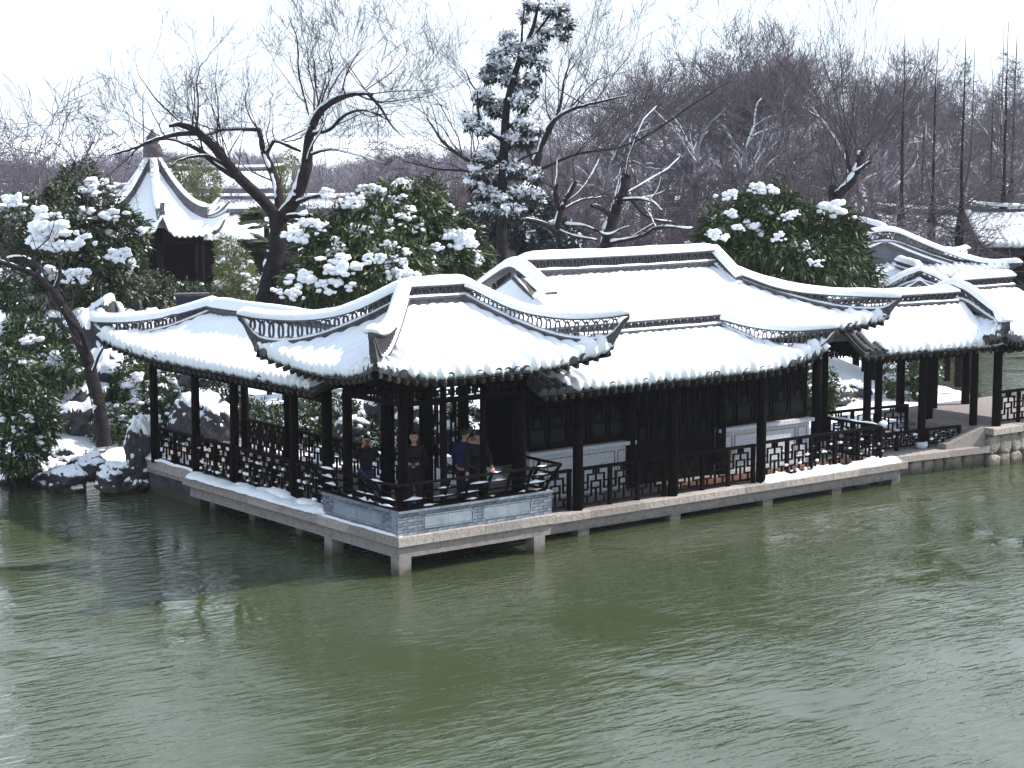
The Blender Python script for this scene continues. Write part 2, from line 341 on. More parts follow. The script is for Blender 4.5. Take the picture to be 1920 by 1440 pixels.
class Roof:
    """hip, hip-and-gable or gable roof in the frame of its building: ridge along x, eaves at y = -b and y = b"""
    def __init__(s, a, b, g, z0, z1, e=0.22, lift=0.35, L=2.2, k=0.32, pitch=0.235, t=0.13, lg=None, rg=None, seed=1):
        s.a, s.b, s.g, s.z0, s.z1, s.e, s.lift, s.L, s.k, s.pitch, s.t, s.lg, s.rg, s.seed = a, b, g, z0, z1, e, lift, L, k, pitch, t, lg, rg, seed
        s.yh = b - (a - g)
    def prof(s, q): return s.z1 - (s.z1 - s.z0) * (q * (1 + s.k) - s.k * q * q)
    def hip(s, u):
        u = np.asarray(u, float); return s.g + (s.a - s.g) * u + s.e * u ** 4, s.yh + (s.b - s.yh) * u + s.e * u ** 4
    def w(s, al, side):
        A = (s.b if side else s.a) + s.e
        al = np.asarray(al, float); m = np.abs(al)
        r = np.clip((m - (A - s.L)) / s.L, 0, 1) ** 2.2
        if not side:
            if s.lg is not None: r = np.where(al < 0, 0, r)
            if s.rg is not None: r = np.where(al > 0, 0, r)
        return r
    def start(s, al, side):
        uu = np.linspace(0, 1, 80); hx, hy = s.hip(uu); m = np.abs(al)
        if side: return np.where(m <= s.yh, s.g, np.interp(m, hy, hx))
        r = np.where(m <= s.g, 0.0, np.interp(m, hx, hy))
        if s.lg is not None: r = np.where(np.asarray(al) < 0, 0.0, r)
        if s.rg is not None: r = np.where(np.asarray(al) > 0, 0.0, r)
        return r
    def E(s, al, side): return (s.a if side else s.b) + s.e * s.w(al, side)
    def z(s, al, dn, side):
        E = s.E(al, side); o = (s.a - s.b) if side else 0.0
        q = np.clip((dn - o) / (E - o), 0, 1.2)
        return s.prof(q) + s.lift * s.w(al, side) * np.clip(q, 0, 1) ** 3
    def span(s, face):
        if face in 'LR': return -(s.b + s.e), s.b + s.e
        return (s.lg if s.lg is not None else -(s.a + s.e)), (s.rg if s.rg is not None else s.a + s.e)
    def xf(s, face, al, dn, z):
        al, dn, z = np.broadcast_arrays(al, dn, z)
        if face == 'F': return np.stack([al, -dn, z], -1)
        if face == 'B': return np.stack([-al, dn, z], -1) if s.lg is None and s.rg is None else np.stack([al, dn, z], -1)
        if face == 'R': return np.stack([dn, al, z], -1)
        return np.stack([-dn, -al, z], -1)
    def flip(s, face): return face == 'B' and not (s.lg is None and s.rg is None)
    def shell(s, faces, parent, under=WOOD):
        mb = MB()
        for f in faces:
            side = f in 'LR'; lo, hi = s.span(f); al = np.linspace(lo, hi, max(24, int((hi - lo) / 0.16)))
            d0 = s.start(al, side); d1 = s.E(al, side); v = np.linspace(0, 1, 12)[None, :]
            dn = d0[:, None] + (d1 - d0)[:, None] * v
            z = s.z(al[:, None], dn, side)
            top = s.xf(f, al[:, None], dn, z); bot = s.xf(f, al[:, None], dn - 0.015, z - 0.12)
            fl = s.flip(f)
            mb.grid(top, True, flip=not fl); mb.grid(bot, True, flip=fl)
            mb.grid(np.stack([top[:, -1], bot[:, -1]], 1), True, flip=not fl)
            mb.grid(np.stack([top[0], bot[0]], 1), True, flip=fl); mb.grid(np.stack([top[-1], bot[-1]], 1), True, flip=not fl)
        return part('roof', mb, TILE, parent)
    def eaves(s, faces, roof, parent, every=1):
        for f in faces:
            side = f in 'LR'; lo, hi = s.span(f); n = int((hi - lo) / s.pitch); off = (hi - lo - n * s.pitch) / 2
            for i in range(n + 1):
                for kind, sh in (('eave_tile', 0.0), ('drip_tile', 0.5), ('rafter', 0.5)):
                    al = lo + off + (i + sh) * s.pitch
                    if al > hi - 0.05 or al < lo + 0.05: continue
                    E = float(s.E(al, side)); d = E - 0.3
                    z1 = float(s.z(al, E, side)); zz = float(s.z(al, d, side)); sl = math.atan2(zz - z1, 0.3)
                    me = {'eave_tile': ETILE, 'drip_tile': DTILE, 'rafter': RAFT}[kind]
                    dn = E - (-0.30 if kind == 'eave_tile' else -0.30 if kind == 'drip_tile' else 0.02)
                    if kind != 'rafter': dn = E - 0.30; z_ = zz - (0.05 if kind == 'eave_tile' else 0.02)
                    else: z_ = float(s.z(al, dn, side)) - 0.19
                    P = s.xf(f, al, dn, z_); rz = {'F': 0, 'B': math.pi, 'R': math.pi / 2, 'L': -math.pi / 2}[f]
                    put(kind, me, roof, tuple(float(c) for c in P), (sl, 0, rz))
    def snow(s, faces, parent, mask=None, name='roof_snow'):
        mb = MB(); rs = np.random.RandomState(s.seed)
        for f in faces:
            side = f in 'LR'; lo, hi = s.span(f); n = int((hi - lo) / s.pitch); off = (hi - lo - n * s.pitch) / 2
            al = np.linspace(lo, hi, int((hi - lo) / s.pitch * 7) + 1)
            ribn = np.abs(np.cos(np.pi * (al - lo - off) / s.pitch)) ** 0.8
            rid = np.round((al - lo - off) / s.pitch).astype(int) + 3; gut = np.round((al - lo - off) / s.pitch + 0.5).astype(int) + 3
            rv = rs.uniform(-1, 1, n + 12); gv = rs.uniform(0, 1, n + 12)
            d0 = s.start(al, side); d1 = s.E(al, side)
            pull = 0.16 * np.clip(rv[rid] - 0.45, 0, 1) * ribn + 0.05 * np.clip(wob(np.stack([al, al * 0, al * 0 + s.seed], -1), 1.9, s.seed), 0, 1); d1 = np.maximum(d1 - pull, d0)
            v = np.concatenate([np.linspace(0, 0.9, 20), np.linspace(0.925, 1, 5)])[None, :]
            dn = d0[:, None] + np.maximum(d1 - d0, 0.0)[:, None] * v
            if mask is not None and f == 'F':
                dn = np.minimum(dn, mask(al)[:, None] + 0 * dn) if False else dn
            z = s.z(al[:, None], dn, side)
            o = (s.a - s.b) if side else 0.0
            q = np.clip((dn - o) / (s.E(al, side)[:, None] - o), 0, 1)
            amp = 0.034 + 0.08 * sm(q, 0.4, 0.95) + 0.05 * (1 - sm(q, 0.0, 0.16)) * (1.0 if not side else 0.6)
            flare = s.w(al, side)[:, None]; amp = amp * (1 + 0.5 * flare) + 0.05 * flare * sm(q, .3, .9)
            P0 = s.xf(f, al[:, None], dn, z)
            T = s.t * (0.85 + 0.3 * wob(P0, 0.7, s.seed)) + amp * (ribn[:, None] * (1 + 0.4 * rv[rid][:, None]) - 0.35) + 0.02 * wob(P0, 6.0, s.seed + 5) + 0.012 * wob(P0, 15.0, s.seed + 6) * sm(q, .5, 1)
            if not side: T = T * (0.28 + 0.72 * sm(q, 0.0, 0.12))
            T = np.clip(T, 0.03, None)
            edge = np.minimum(al - lo, hi - al); cap = sm(edge, -0.01, 0.12)
            if side or (s.lg is None and s.rg is None): cap = np.ones_like(cap) * np.clip(edge / 0.2, 0.25, 1)
            T = T * cap[:, None]
            rows = [s.xf(f, al[:, None], dn, z + T)]
            T1 = T[:, -1]; z1 = z[:, -1]; ext = 0.025 + 0.075 * ribn * (1 + 0.7 * rv[rid])
            dr = (1 - ribn) ** 3 * gv[gut] * 0.24 * (gv[gut] > 0.3)
            for a_, b_, c_ in ((0.55, 0.86, 0), (0.92, 0.5, 0.1), (1.0, 0.1, 0.5), (0.75, -0.25, 0.95)):
                rows.append(s.xf(f, al, d1 + ext * a_ + dr * 0.1, z1 + T1 * b_ - dr * c_ - 0.03 * ribn * (b_ < 0.3))[:, None])
            rows.append(s.xf(f, al, d1 - 0.05, z1 + 0.0 * T1)[:, None])
            G = np.concatenate(rows, 1)
            if mask is not None and f == 'F':
                lim = mask(q_ := np.concatenate([q, np.ones((len(al), 5))], 1))
                base = np.concatenate([s.xf(f, al[:, None], dn, z)] + [s.xf(f, al, d1 - 0.02, z1)[:, None]] * 5, 1)
                kx = sm(al[:, None], lim - 0.02, lim + 0.22)[..., None]
                G = base * (1 - kx) + G * kx - (1 - kx) * np.array([0, 0, 0.03])
            mb.grid(G, True, flip=not s.flip(f))
        return stuff(part(name, mb, SNOW, parent))
    def hip_path(s, quad, n=26, ext=0.3):
        """roof line under the hip ridge in one corner: points from the gable foot or ridge end to beyond the eave tip"""
        sx, sy = quad; u = np.linspace(0, 1, n); hx, hy = s.hip(u); z = s.z(hx, hy, False)
        P = np.stack([sx * hx, sy * hy, z], -1)
        if ext:
            m = max(3, int(n * 0.12)); d = P[-1] - P[-3]; d[2] = 0; d /= np.linalg.norm(d)
            tail = np.array([P[-1] + d * ext * (i + 1) / m for i in range(m)]); P = np.concatenate([P, tail])
            u = np.concatenate([u, 1 + 0.12 * (np.arange(m) + 1) / m])
        return P, u

def frames(P):
    T = np.gradient(P, axis=0); T[:, 2] = 0; T /= np.linalg.norm(T, axis=1, keepdims=True) + 1e-9
    return T, np.stack([-T[:, 1], T[:, 0], 0 * T[:, 0]], 1)
def sweep(mb, P, secs, smooth=False, caps=True):
    """secs (n,m,2): section offsets (side, up) at each path point"""
    T, Nn = frames(P); V = P[:, None, :] + Nn[:, None, :] * secs[..., :1] + np.array([0, 0, 1.0]) * secs[..., 1:]
    V = np.concatenate([V, V[:, :1]], 1); mb.grid(V, smooth)
    if caps:
        m = secs.shape[1]; mb.add(V[0, :m], [tuple(range(m))]); mb.add(V[-1, :m], [tuple(range(m - 1, -1, -1))])
def ridge(P, top, roof, parent, wid=0.2, kind='ring', snowh=0.15, prow=False, step=0.19, bh=0.13, u=None, snow_w=None, seed=0, tiles=True):
    """openwork ridge over the roof line P; top: height of the cap's upper face above P at each point"""
    P = np.asarray(P, float); n = len(P); top = np.asarray(top, float) * np.ones(n)
    if u is None: u = np.linspace(0, 1, n)
    bt = np.minimum(bh + 0 * top, top - 0.06); bb = -0.07 + 0 * top
    if prow:
        k = sm(u, 0.95, 1.12); bt = bt * (1 - k) + (top - 0.05) * k
        k2 = sm(u, 0.97, 1.12); bb = bb * (1 - k2) + (top - 0.13) * k2
    mb = MB(); h = wid / 2; o = np.ones(n)
    wd = o * 1.0
    if prow: wd = 1 - 0.55 * sm(u, 0.9, 1.12)
    def rect(w_, lo, hi): return np.stack([np.stack([-w_, lo], 1), np.stack([w_, lo], 1), np.stack([w_, hi], 1), np.stack([-w_, hi], 1)], 1)
    sweep(mb, P, rect(h * wd, bb, bt - 0.045)); sweep(mb, P, rect((h + 0.035) * wd, bt - 0.045, bt))
    sweep(mb, P, rect((h + 0.03) * wd, top - 0.06, top))
    if not (bt < top - 0.12).any(): pass
    r = part('ridge', mb, RIDGE, parent)
    # tiles
    if tiles:
        seg = np.linalg.norm(np.diff(P, axis=0), axis=1); D = np.concatenate([[0], np.cumsum(seg)]); m = int(D[-1] / step)
        T, _ = frames(P)
        for i in range(m):
            x = (i + 0.5) * D[-1] / m
            hh = np.interp(x, D, top - 0.045 - bt)
            if hh < 0.07: continue
            pt = [np.interp(x, D, P[:, c]) for c in range(3)]; b0 = np.interp(x, D, bt)
            tx, ty = np.interp(x, D, T[:, 0]), np.interp(x, D, T[:, 1])
            put('ridge_tile', RING[kind], r, (pt[0], pt[1], pt[2] + b0), (0, 0, math.atan2(ty, tx)), (D[-1] / m / 0.19, wid / 0.2, hh))
    # snow: rounded cap on top, and a thin roll on the base course
    ms = MB(); sw = (snow_w or wid * 0.78) * np.ones(n)
    A = np.linspace(-0.35, math.pi + 0.35, 9)
    js = 1 + 0.14 * wob(P, 2.3, seed)
    endk = np.clip(np.minimum(np.arange(n), np.arange(n)[::-1]) / 2.0 + 0.35, 0, 1)
    if prow: endk[:3] = 1
    c2 = np.stack([np.cos(A)[None] * (sw * js)[:, None], (top - 0.004)[:, None] + np.clip(np.sin(A)[None], -0.12, 1) * (snowh * 1.16 * js * endk)[:, None]], -1)
    sweep(ms, P, c2, True)
    if prow or tiles:
        lo = np.minimum(bt, top - 0.05)
        k3 = np.clip((top - bt - 0.1) / 0.05, 0, 1) * (0.75 + 0.3 * wob(P, 5.0, seed + 2))
        c3 = np.stack([np.cos(A)[None] * ((h + 0.02) * wd)[:, None], (lo - 0.003)[:, None] + np.clip(np.sin(A)[None], -0.1, 1) * (0.075 * np.clip(k3, 0.02, 1.2))[:, None]], -1)
        sweep(ms, P, c3, True)
    stuff(part('ridge_snow', ms, SNOW, r))
    return r
def gable_arc(R, sgn, apex_h, foot_top, roof, parent, n=30, kind='ring', wid=0.19, half=(-1, 1), seed=0, tiles=True, drop=0.35):
    """the descending ridges on the gable plane x = sgn*g, bent over the ridge end"""
    y = np.linspace(half[0] * R.yh, half[1] * R.yh, n)
    z = R.prof(np.abs(y) / R.b)
    z = z - 0.16 * np.exp(-(y / 0.35) ** 2)
    P = np.stack([np.full(n, sgn * R.g), y, z], 1)
    t = apex_h + (foot_top - apex_h) * (np.abs(y) / max(R.yh, 1e-3)) ** 1.2
    return ridge(P, t, roof, parent, wid=wid, kind=kind, seed=seed, tiles=tiles, bh=0.06)
def bare_rolls(R, als, qa, roof):
    """tile rolls left free of snow near a gable edge, each a stepped half-round roll"""
    for i, (al, q0) in enumerate(zip(als, qa)):
        mb = MB(); A = np.linspace(0, math.pi, 7); rows = []
        E = float(R.E(al, False)); m = 22
        for j in range(m):
            for dd, rr in ((0.0, 0.082), (0.97, 0.094)):
                d = E * (q0 + (1 - q0) * (j + dd) / m); z = float(R.z(al, d, False)) + 0.0
                rows.append(np.stack([al + np.cos(A) * rr, np.full(7, -d), z + np.sin(A) * rr], 1))
        mb.grid(np.stack(rows), False, flip=True)
        part('tile_roll', mb, RIDGE, roof)
def hex_lattice(): pass

# ------------------------------------------------------------------ timber parts
def column_mesh(h, r=0.125):
    mb = MB(); mb.lathe([(r, 0), (r, h * 0.5), (r * 0.93, h)], 14); return mb.mesh('column', WOOD)
def drum_mesh(r=0.17, h=0.17):
    mb = MB(); mb.lathe([(r * 0.86, 0), (r * 1.08, h * 0.45), (r * 0.95, h)], 14); return mb.mesh('base_stone', WSTONE)
DRUM = drum_mesh()
FRET = [(0.18, 0.84, 0.40, 0.84), (0.18, 0.40, 0.18, 0.84), (0.60, 0.84, 0.82, 0.84), (0.82, 0.40, 0.82, 0.84), (0.32, 0.63, 0.68, 0.63), (0.32, 0.2, 0.32, 0.63),
        (0.68, 0.2, 0.68, 0.63), (0.5, 0.63, 0.5, 1.0), (0.40, 0.84, 0.40, 1.0), (0.60, 0.84, 0.60, 1.0), (0, 0.4, 0.18, 0.4), (0.82, 0.4, 1, 0.4), (0, 0.2, 0.32, 0.2),
        (0.68, 0.2, 1, 0.2), (0.5, 0, 0.5, 0.42), (0.32, 0.42, 0.68, 0.42), (0, 0.62, 0.18, 0.62), (0.82, 0.62, 1, 0.62), (0.16, 0, 0.16, 0.2), (0.84, 0, 0.84, 0.2)]
CROSS = [(0.25, 0, 0.25, 0.4), (0.25, 0.6, 0.25, 1), (0.75, 0, 0.75, 0.4), (0.75, 0.6, 0.75, 1), (0, 0.3, 0.4, 0.3), (0.6, 0.3, 1, 0.3), (0, 0.7, 0.4, 0.7), (0.6, 0.7, 1, 0.7),
         (0.4, 0.15, 0.4, 0.85), (0.6, 0.15, 0.6, 0.85), (0.12, 0.5, 0.88, 0.5), (0.12, 0.3, 0.12, 0.7), (0.88, 0.3, 0.88, 0.7)]
def fret_mesh(w, h, pat=FRET, unit=0.8, th=0.032, dep=0.04, name='lattice_panel'):
    mb = MB(); n = max(1, round(w / unit)); u = w / n
    for k in range(n):
        for j, (a, b, c, d) in enumerate(pat):
            e = 0.0006 * (j % 5)
            x0, x1 = k * u + min(a, c) * u, k * u + max(a, c) * u; z0, z1 = min(b, d) * h, max(b, d) * h
            mb.bb(x0 - th / 2, x1 + th / 2, -dep / 2 - e, dep / 2 + e, z0 - th / 2 * (b == d), z1 + th / 2 * (b == d) + (0 if b == d else 0.002))
        if k: mb.bb(k * u - th / 2, k * u + th / 2, -dep / 2 - 0.004, dep / 2 + 0.004, 0, h)
    return mb.mesh(name, WOOD)
_fm = {}
def fret(w, h, pat='f'):
    k = (round(w, 2), round(h, 2), pat)
    if k not in _fm: _fm[k] = fret_mesh(w, h, FRET if pat == 'f' else CROSS, 0.8 if pat == 'f' else 0.42)
    return _fm[k]
def railing(name, p, q, z0, h, label, group=None, gap=0.12, posts=3, cat='railing', fleck=0, zs=None, p_end=True):
    """timber railing between two ground points: posts, rails and fretwork panels"""
    p = np.array(p, float); q = np.array(q, float); Ln = np.linalg.norm(q - p); rz = math.atan2(q[1] - p[1], q[0] - p[0])
    t = thing(name, label, cat, (p[0], p[1], z0), rz, group)
    mb = MB(); mb.bb(0, Ln, -0.045, 0.045, h - 0.065, h); part('top_rail', mb, WOOD, t)
    mb = MB(); mb.bb(0, Ln, -0.03, 0.03, gap - 0.045, gap); part('bottom_rail', mb, WOOD, t)
    pm = MB(); pm.bb(-0.04, 0.04, -0.042, 0.042, 0, h - 0.066); pm = pm.mesh('post', WOOD)
    xs = np.linspace(0.05, Ln - 0.05, posts)
    for x in xs: put('post', pm, t, (x, 0, 0))
    for a, b in zip(xs[:-1], xs[1:]):
        put('lattice_panel', fret(b - a - 0.08, h - 0.066 - gap), t, (a + 0.04, 0, gap))
    if fleck:
        ms = MB(); rs = random.Random(int(fleck * 100) + posts)
        for i in range(int(Ln * fleck)):
            x = rs.uniform(0, Ln); zz = rs.choice([gap, gap + 0.2 * (h - gap), gap + 0.42 * (h - gap), gap + .63 * (h - gap)]) + 0.02
            d_ = rs.uniform(0.03, 0.1); blob(ms, (x, rs.uniform(-0.03, 0.03), zz), (d_ * 1.3, 0.07, d_ * 0.8), 1, 0.2, i)
        stuff(part('snow', ms, SNOW, t))
    return t
def snow_strip(mb, p, q, w, h, seed=0, lump=0.5, n=None, droop=0.0):
    """lumpy roll of snow lying along p-q"""
    p = np.array(p, float); q = np.array(q, float); L = np.linalg.norm(q - p); n = n or max(8, int(L / 0.05))
    P = p + (q - p) * np.linspace(0, 1, n)[:, None]; A = np.linspace(0, math.pi, 9)
    k = np.clip(np.minimum(np.arange(n), np.arange(n)[::-1]) / 4, 0.05, 1)
    H = h * (0.75 + lump * wob(P, 4.2, seed)) * k; H = np.clip(H, 0.01, None); Wd = w / 2 * (1 + 0.4 * lump * wob(P, 3.1, seed + 3)) * k ** 0.5
    T, _ = frames(P)
    sec = np.stack([np.cos(A)[None] * Wd[:, None], np.sin(A)[None] * H[:, None]], -1)
    V0 = P[:, None] ; Nn = np.stack([-T[:, 1], T[:, 0], 0 * T[:, 0]], 1)
    V = V0 + Nn[:, None] * sec[..., :1] + np.array([0, 0, 1.0]) * sec[..., 1:]
    V = V + 0.12 * h * wob(V, 11, seed)[..., None] * np.array([0, 0, 1.0])
    mb.grid(V, True)
# ------------------------------------------------------------------ lake and land
LAND = [(-400, 160), (-60, 44), (-30, 30), (-9, 19.6), (-4.5, 16.6), (-1.7, 15.2), (-0.3, 14.6), (0.5, 13.6), (1.0, 12.9), (1.6, 12.2), (2.0, 10.5), (2.4, 8.6), (2.9, 4.6), (4.0, 3.6), (5.0, 2.6), (15.4, 2.0),
        (16.1, 1.75), (19.6, 1.4), (24.5, 1.3), (26, 3.5), (27, 6.5), (29, 9), (31, 13), (34, 19), (38, 25), (44, 29.5), (52, 33), (58, 34), (66, 31), (80, 28), (400, 110), (400, 900), (-400, 900)]
def land_sd(X, Y):
    P = np.array(LAND, float); Q = np.roll(P, -1, 0); d = np.full(X.shape, 1e9); ins = np.zeros(X.shape, bool)
    for a, b in zip(P, Q):
        ex, ey = b - a; t = np.clip(((X - a[0]) * ex + (Y - a[1]) * ey) / (ex * ex + ey * ey), 0, 1)
        d = np.minimum(d, np.hypot(X - a[0] - t * ex, Y - a[1] - t * ey))
        c = (a[1] > Y) != (b[1] > Y)
        ins ^= c & (X < (b[0] - a[0]) * (Y - a[1]) / (b[1] - a[1] + 1e-12) + a[0])
    return np.where(ins, d, -d)
def ground_z(X, Y):
    X = np.asarray(X, float); Y = np.asarray(Y, float); s = land_sd(X, Y)
    h = -0.9 + 1.25 * sm(s, -0.5, 0.35) + 0.22 * sm(s, 0.3, 2.5)
    back = sm(s, 9, 26)
    h = h + back * 0.2
    h = h + 0.5 * np.exp(-(((X - 15) / 8) ** 2 + ((Y - 37) / 9) ** 2)) * sm(s, 3, 12)       # knoll under the small pavilion
    h = h + 2.6 * np.exp(-(((X - 26.5) / 5.5) ** 2 + ((Y - 19.5) / 7) ** 2)) * sm(s, 1.5, 6)      # snowy slope behind the covered walk
    far = np.maximum(np.hypot(X, Y) - 240, 0) * (s > 20)
    h = h - 0.017 * far
    P = np.stack([X, Y, 0 * X], -1)
    h = h + sm(s, 0.2, 2) * (0.16 * wob(P, 0.7, 1) + 0.07 * wob(P, 2.2, 2))
    return h
def axis(lo, hi, c0, c1, d):
    a = [c0]
    st = d
    while a[0] > lo: st *= 1.22; a.insert(0, a[0] - st)
    m = list(np.arange(c0 + d, c1, d)); r = [c1]; st = d
    while r[-1] < hi: st *= 1.22; r.append(r[-1] + st)
    return np.array(a + m + r)
gx = axis(-3000, 3000, -8, 46, 0.45); gy = axis(-2500, 4500, -2, 46, 0.45)
GX, GY = np.meshgrid(gx, gy, indexing='ij')
mb = MB(); mb.grid(np.stack([GX, GY, ground_z(GX, GY)], -1), True, flip=True)
setting(part('ground', mb, GSNOW))
mb = MB(); mb.grid(np.stack([*np.meshgrid([-395, -60, 0, 60, 395], [-600, -60, 0, 60, 175], indexing='ij'), np.zeros((5, 5))], -1), False, flip=True)
setting(part('water', mb, WATER))

# ------------------------------------------------------------------ stone terraces over the water
def cap_run(t, p, q, depth, z0, z1, n, inward, seed=0):
    """row of granite kerb stones laid end to end"""
    p = np.array(p, float); q = np.array(q, float); u = (q - p); L = np.linalg.norm(u); u /= L; rz = math.atan2(u[1], u[0]); nrm = np.array([-u[1], u[0]]) * inward
    rs = random.Random(seed); cuts = [0] + sorted((k + rs.uniform(-0.22, 0.22)) * L / n for k in range(1, n)) + [L]
    for a, b in zip(cuts[:-1], cuts[1:]):
        mb = MB(); w = b - a - 0.006; d = depth + rs.uniform(-0.0, 0.012); h = z1 - z0 + rs.uniform(-0.006, 0.004)
        x, y = w / 2, d / 2; c = 0.022
        pr = [(-y, 0), (y, 0), (y, h - 0), (-y + c, h), (-y + c * .3, h - c * .3), (-y, h - c)]
        V = [(-x, a_, z_) for a_, z_ in pr] + [(x, a_, z_) for a_, z_ in pr]; m = len(pr)
        if inward < 0: V = [(vx, -vy, vz) for vx, vy, vz in V]
        mb.add(V, [tuple(range(m)), tuple(range(2 * m - 1, m - 1, -1))] + [(i, m + i, m + (i + 1) % m, (i + 1) % m) for i in range(m)])
        c_ = p + u * (a + b) / 2 + nrm * (depth / 2)
        part('kerb_stone', mb, GRAN, t, loc=(c_[0], c_[1], z0), rot=(0, 0, rz))
ta = thing('stone_terrace', 'granite terrace on square piers carrying the corner pavilion over the water', 'terrace', group='terraces over the lake')
cap_run(ta, (0.004, 0), (3.97, 0), 0.42, 0.6, 0.8, 4, 1, 1)
cap_run(ta, (0, 2.98), (0, 0.005), 0.42, 0.6, 0.798, 3, 1, 2)
mb = MB(); mb.bb(0.06, 3.9, 0.06, 0.30, 0.36, 0.6); mb.bb(0.06, 0.30, 0.302, 2.95, 0.358, 0.598); mb.bb(3.66, 3.9, 0.302, 2.95, 0.357, 0.597); mb.bb(0.302, 3.658, 2.7, 2.94, 0.357, 0.597); part('beam', mb, CONC, ta)
mb = MB(); mb.bb(0.43, 3.95, 0.43, 3.4, 0.62, 0.795); part('floor_slab', mb, CONC, ta)
for x, y in ((0.05, 0.05), (3.45, 0.05), (0.05, 2.5), (3.45, 2.9)):
    mb = MB(); mb.bb(x, x + 0.29, y, y + 0.29, -1.2, 0.357 + 0.0005 * x); part('pier', mb, CONC, ta)
tb = thing('stone_terrace', 'long granite terrace on short piers under the left gallery', 'terrace', group='terraces over the lake')
cap_run(tb, (0.02, 8.85), (0.02, 3.0), 0.42, 0.6, 0.796, 4, 1, 3)
mb = MB(); mb.bb(0.14, 0.38, 3.0, 8.7, 0.33, 0.597); part('beam', mb, CONC, tb)
mb = MB(); mb.bb(0.44, 3.5, 3.42, 12.4, 0.5, 0.79); part('floor_slab', mb, CONC, tb)
cap_run(tb, (0.42, 12.4), (0.42, 8.86), 0.42, 0.6, 0.84, 2, 1, 4)
for y in (4.6, 6.6, 8.4):
    mb = MB(); mb.bb(0.62, 0.86, y, y + 0.26, -1.2, 0.49); part('pier', mb, CONC, tb)
mb = MB(); mb.bb(0.5, 0.8, 8.9, 12.3, -0.9, 0.598); part('foundation_wall', mb, ROCK, tb)
tc = thing('stone_terrace', 'granite edged terrace with red brick paving before the main hall', 'terrace', group='terraces over the lake')
cap_run(tc, (4.0, 0.72), (15.9, 0.72), 0.4, 0.4, 0.57, 8, 1, 5)
cap_run(tc, (15.9, 0.725), (15.9, 2.2), 0.4, 0.4, 0.568, 1, 1, 6)
mb = MB(); mb.bb(4.0, 15.75, 0.84, 1.05, 0.15, 0.398); mb.bb(15.5, 15.74, 1.052, 2.2, 0.152, 0.397); part('beam', mb, CONC, tc)
for k, x in enumerate((5.3, 8.0, 10.95, 13.3, 15.45)):
    mb = MB(); mb.bb(x, x + 0.32, 0.845, 1.15, -1.2, 0.149); part('pier', mb, CONC, tc)
mb = MB(); mb.bb(3.98, 15.49, 1.125, 6.6, 0.42, 0.545); part('floor_slab', mb, CONC, tc)
pv = MB(); pv.bb(-0.117, 0.117, -0.057, 0.057, 0, 0.016); pv = pv.mesh('paving_brick', FLOORW)
for j in range(8):
    for i in range(27):
        put('paving_brick', pv, tc, (9.3 + i * 0.24 + (j % 2) * 0.12, 1.19 + j * 0.12, 0.546), (0, 0, rnd.uniform(-.02, .02)))
td = thing('stone_terrace', 'low granite kerbed walk on a rubble footing before the covered walk', 'terrace', group='terraces over the lake')
cap_run(td, (15.95, 1.5), (19.55, 1.08), 0.45, 0.38, 0.56, 3, 1, 7)
mb = MB(); mb.add([(16.2, 1.92, .3), (19.5, 1.52, .3), (19.9, 5.3, .3), (16.2, 5.3, .3), (16.2, 1.92, .555), (19.5, 1.52, .555), (19.9, 5.3, .555), (16.2, 5.3, .555)],
    [(0, 3, 2, 1), (4, 5, 6, 7), (0, 1, 5, 4), (1, 2, 6, 5), (2, 3, 7, 6), (3, 0, 4, 7)]); part('floor_slab', mb, CONC, td)
mb = MB(); pz = [(18.15, 0.56), (19.54, 0.56), (19.54, 1.04), (18.32, 0.70), (18.15, 0.70)]
mb.add([(x, 1.78 - 0.1 * (x - 17.0), z) for x, z in pz] + [(x, 1.5 - 0.1 * (x - 17.0), z) for x, z in pz], [(0, 1, 2, 3, 4), (9, 8, 7, 6, 5)] + [(i, i + 5, (i + 1) % 5 + 5, (i + 1) % 5) for i in range(5)]); part('stair_cheek', mb, GRAN, td)
for k in range(3): 
    mb = MB(); mb.bb(18.7 + k * 0.3, 19.6, 1.8, 3.4, 0.556 + k * 0.145, 0.70 + k * 0.145); part('stair_step', mb, GRAN, td)
te = thing('stone_terrace', 'raised stone deck on a wall of rounded rubble at the right shore', 'terrace', group='terraces over the lake')
cap_run(te, (19.55, 0.98), (25.0, 0.98), 0.5, 0.84, 1.02, 4, 1, 8)
cap_run(te, (19.55, 3.2), (19.55, 1.49), 0.4, 0.84, 1.018, 1, 1, 9)
mb = MB(); mb.bb(19.96, 24.9, 1.49, 5.2, 0.8, 1.0); part('floor_slab', mb, CONC, te)
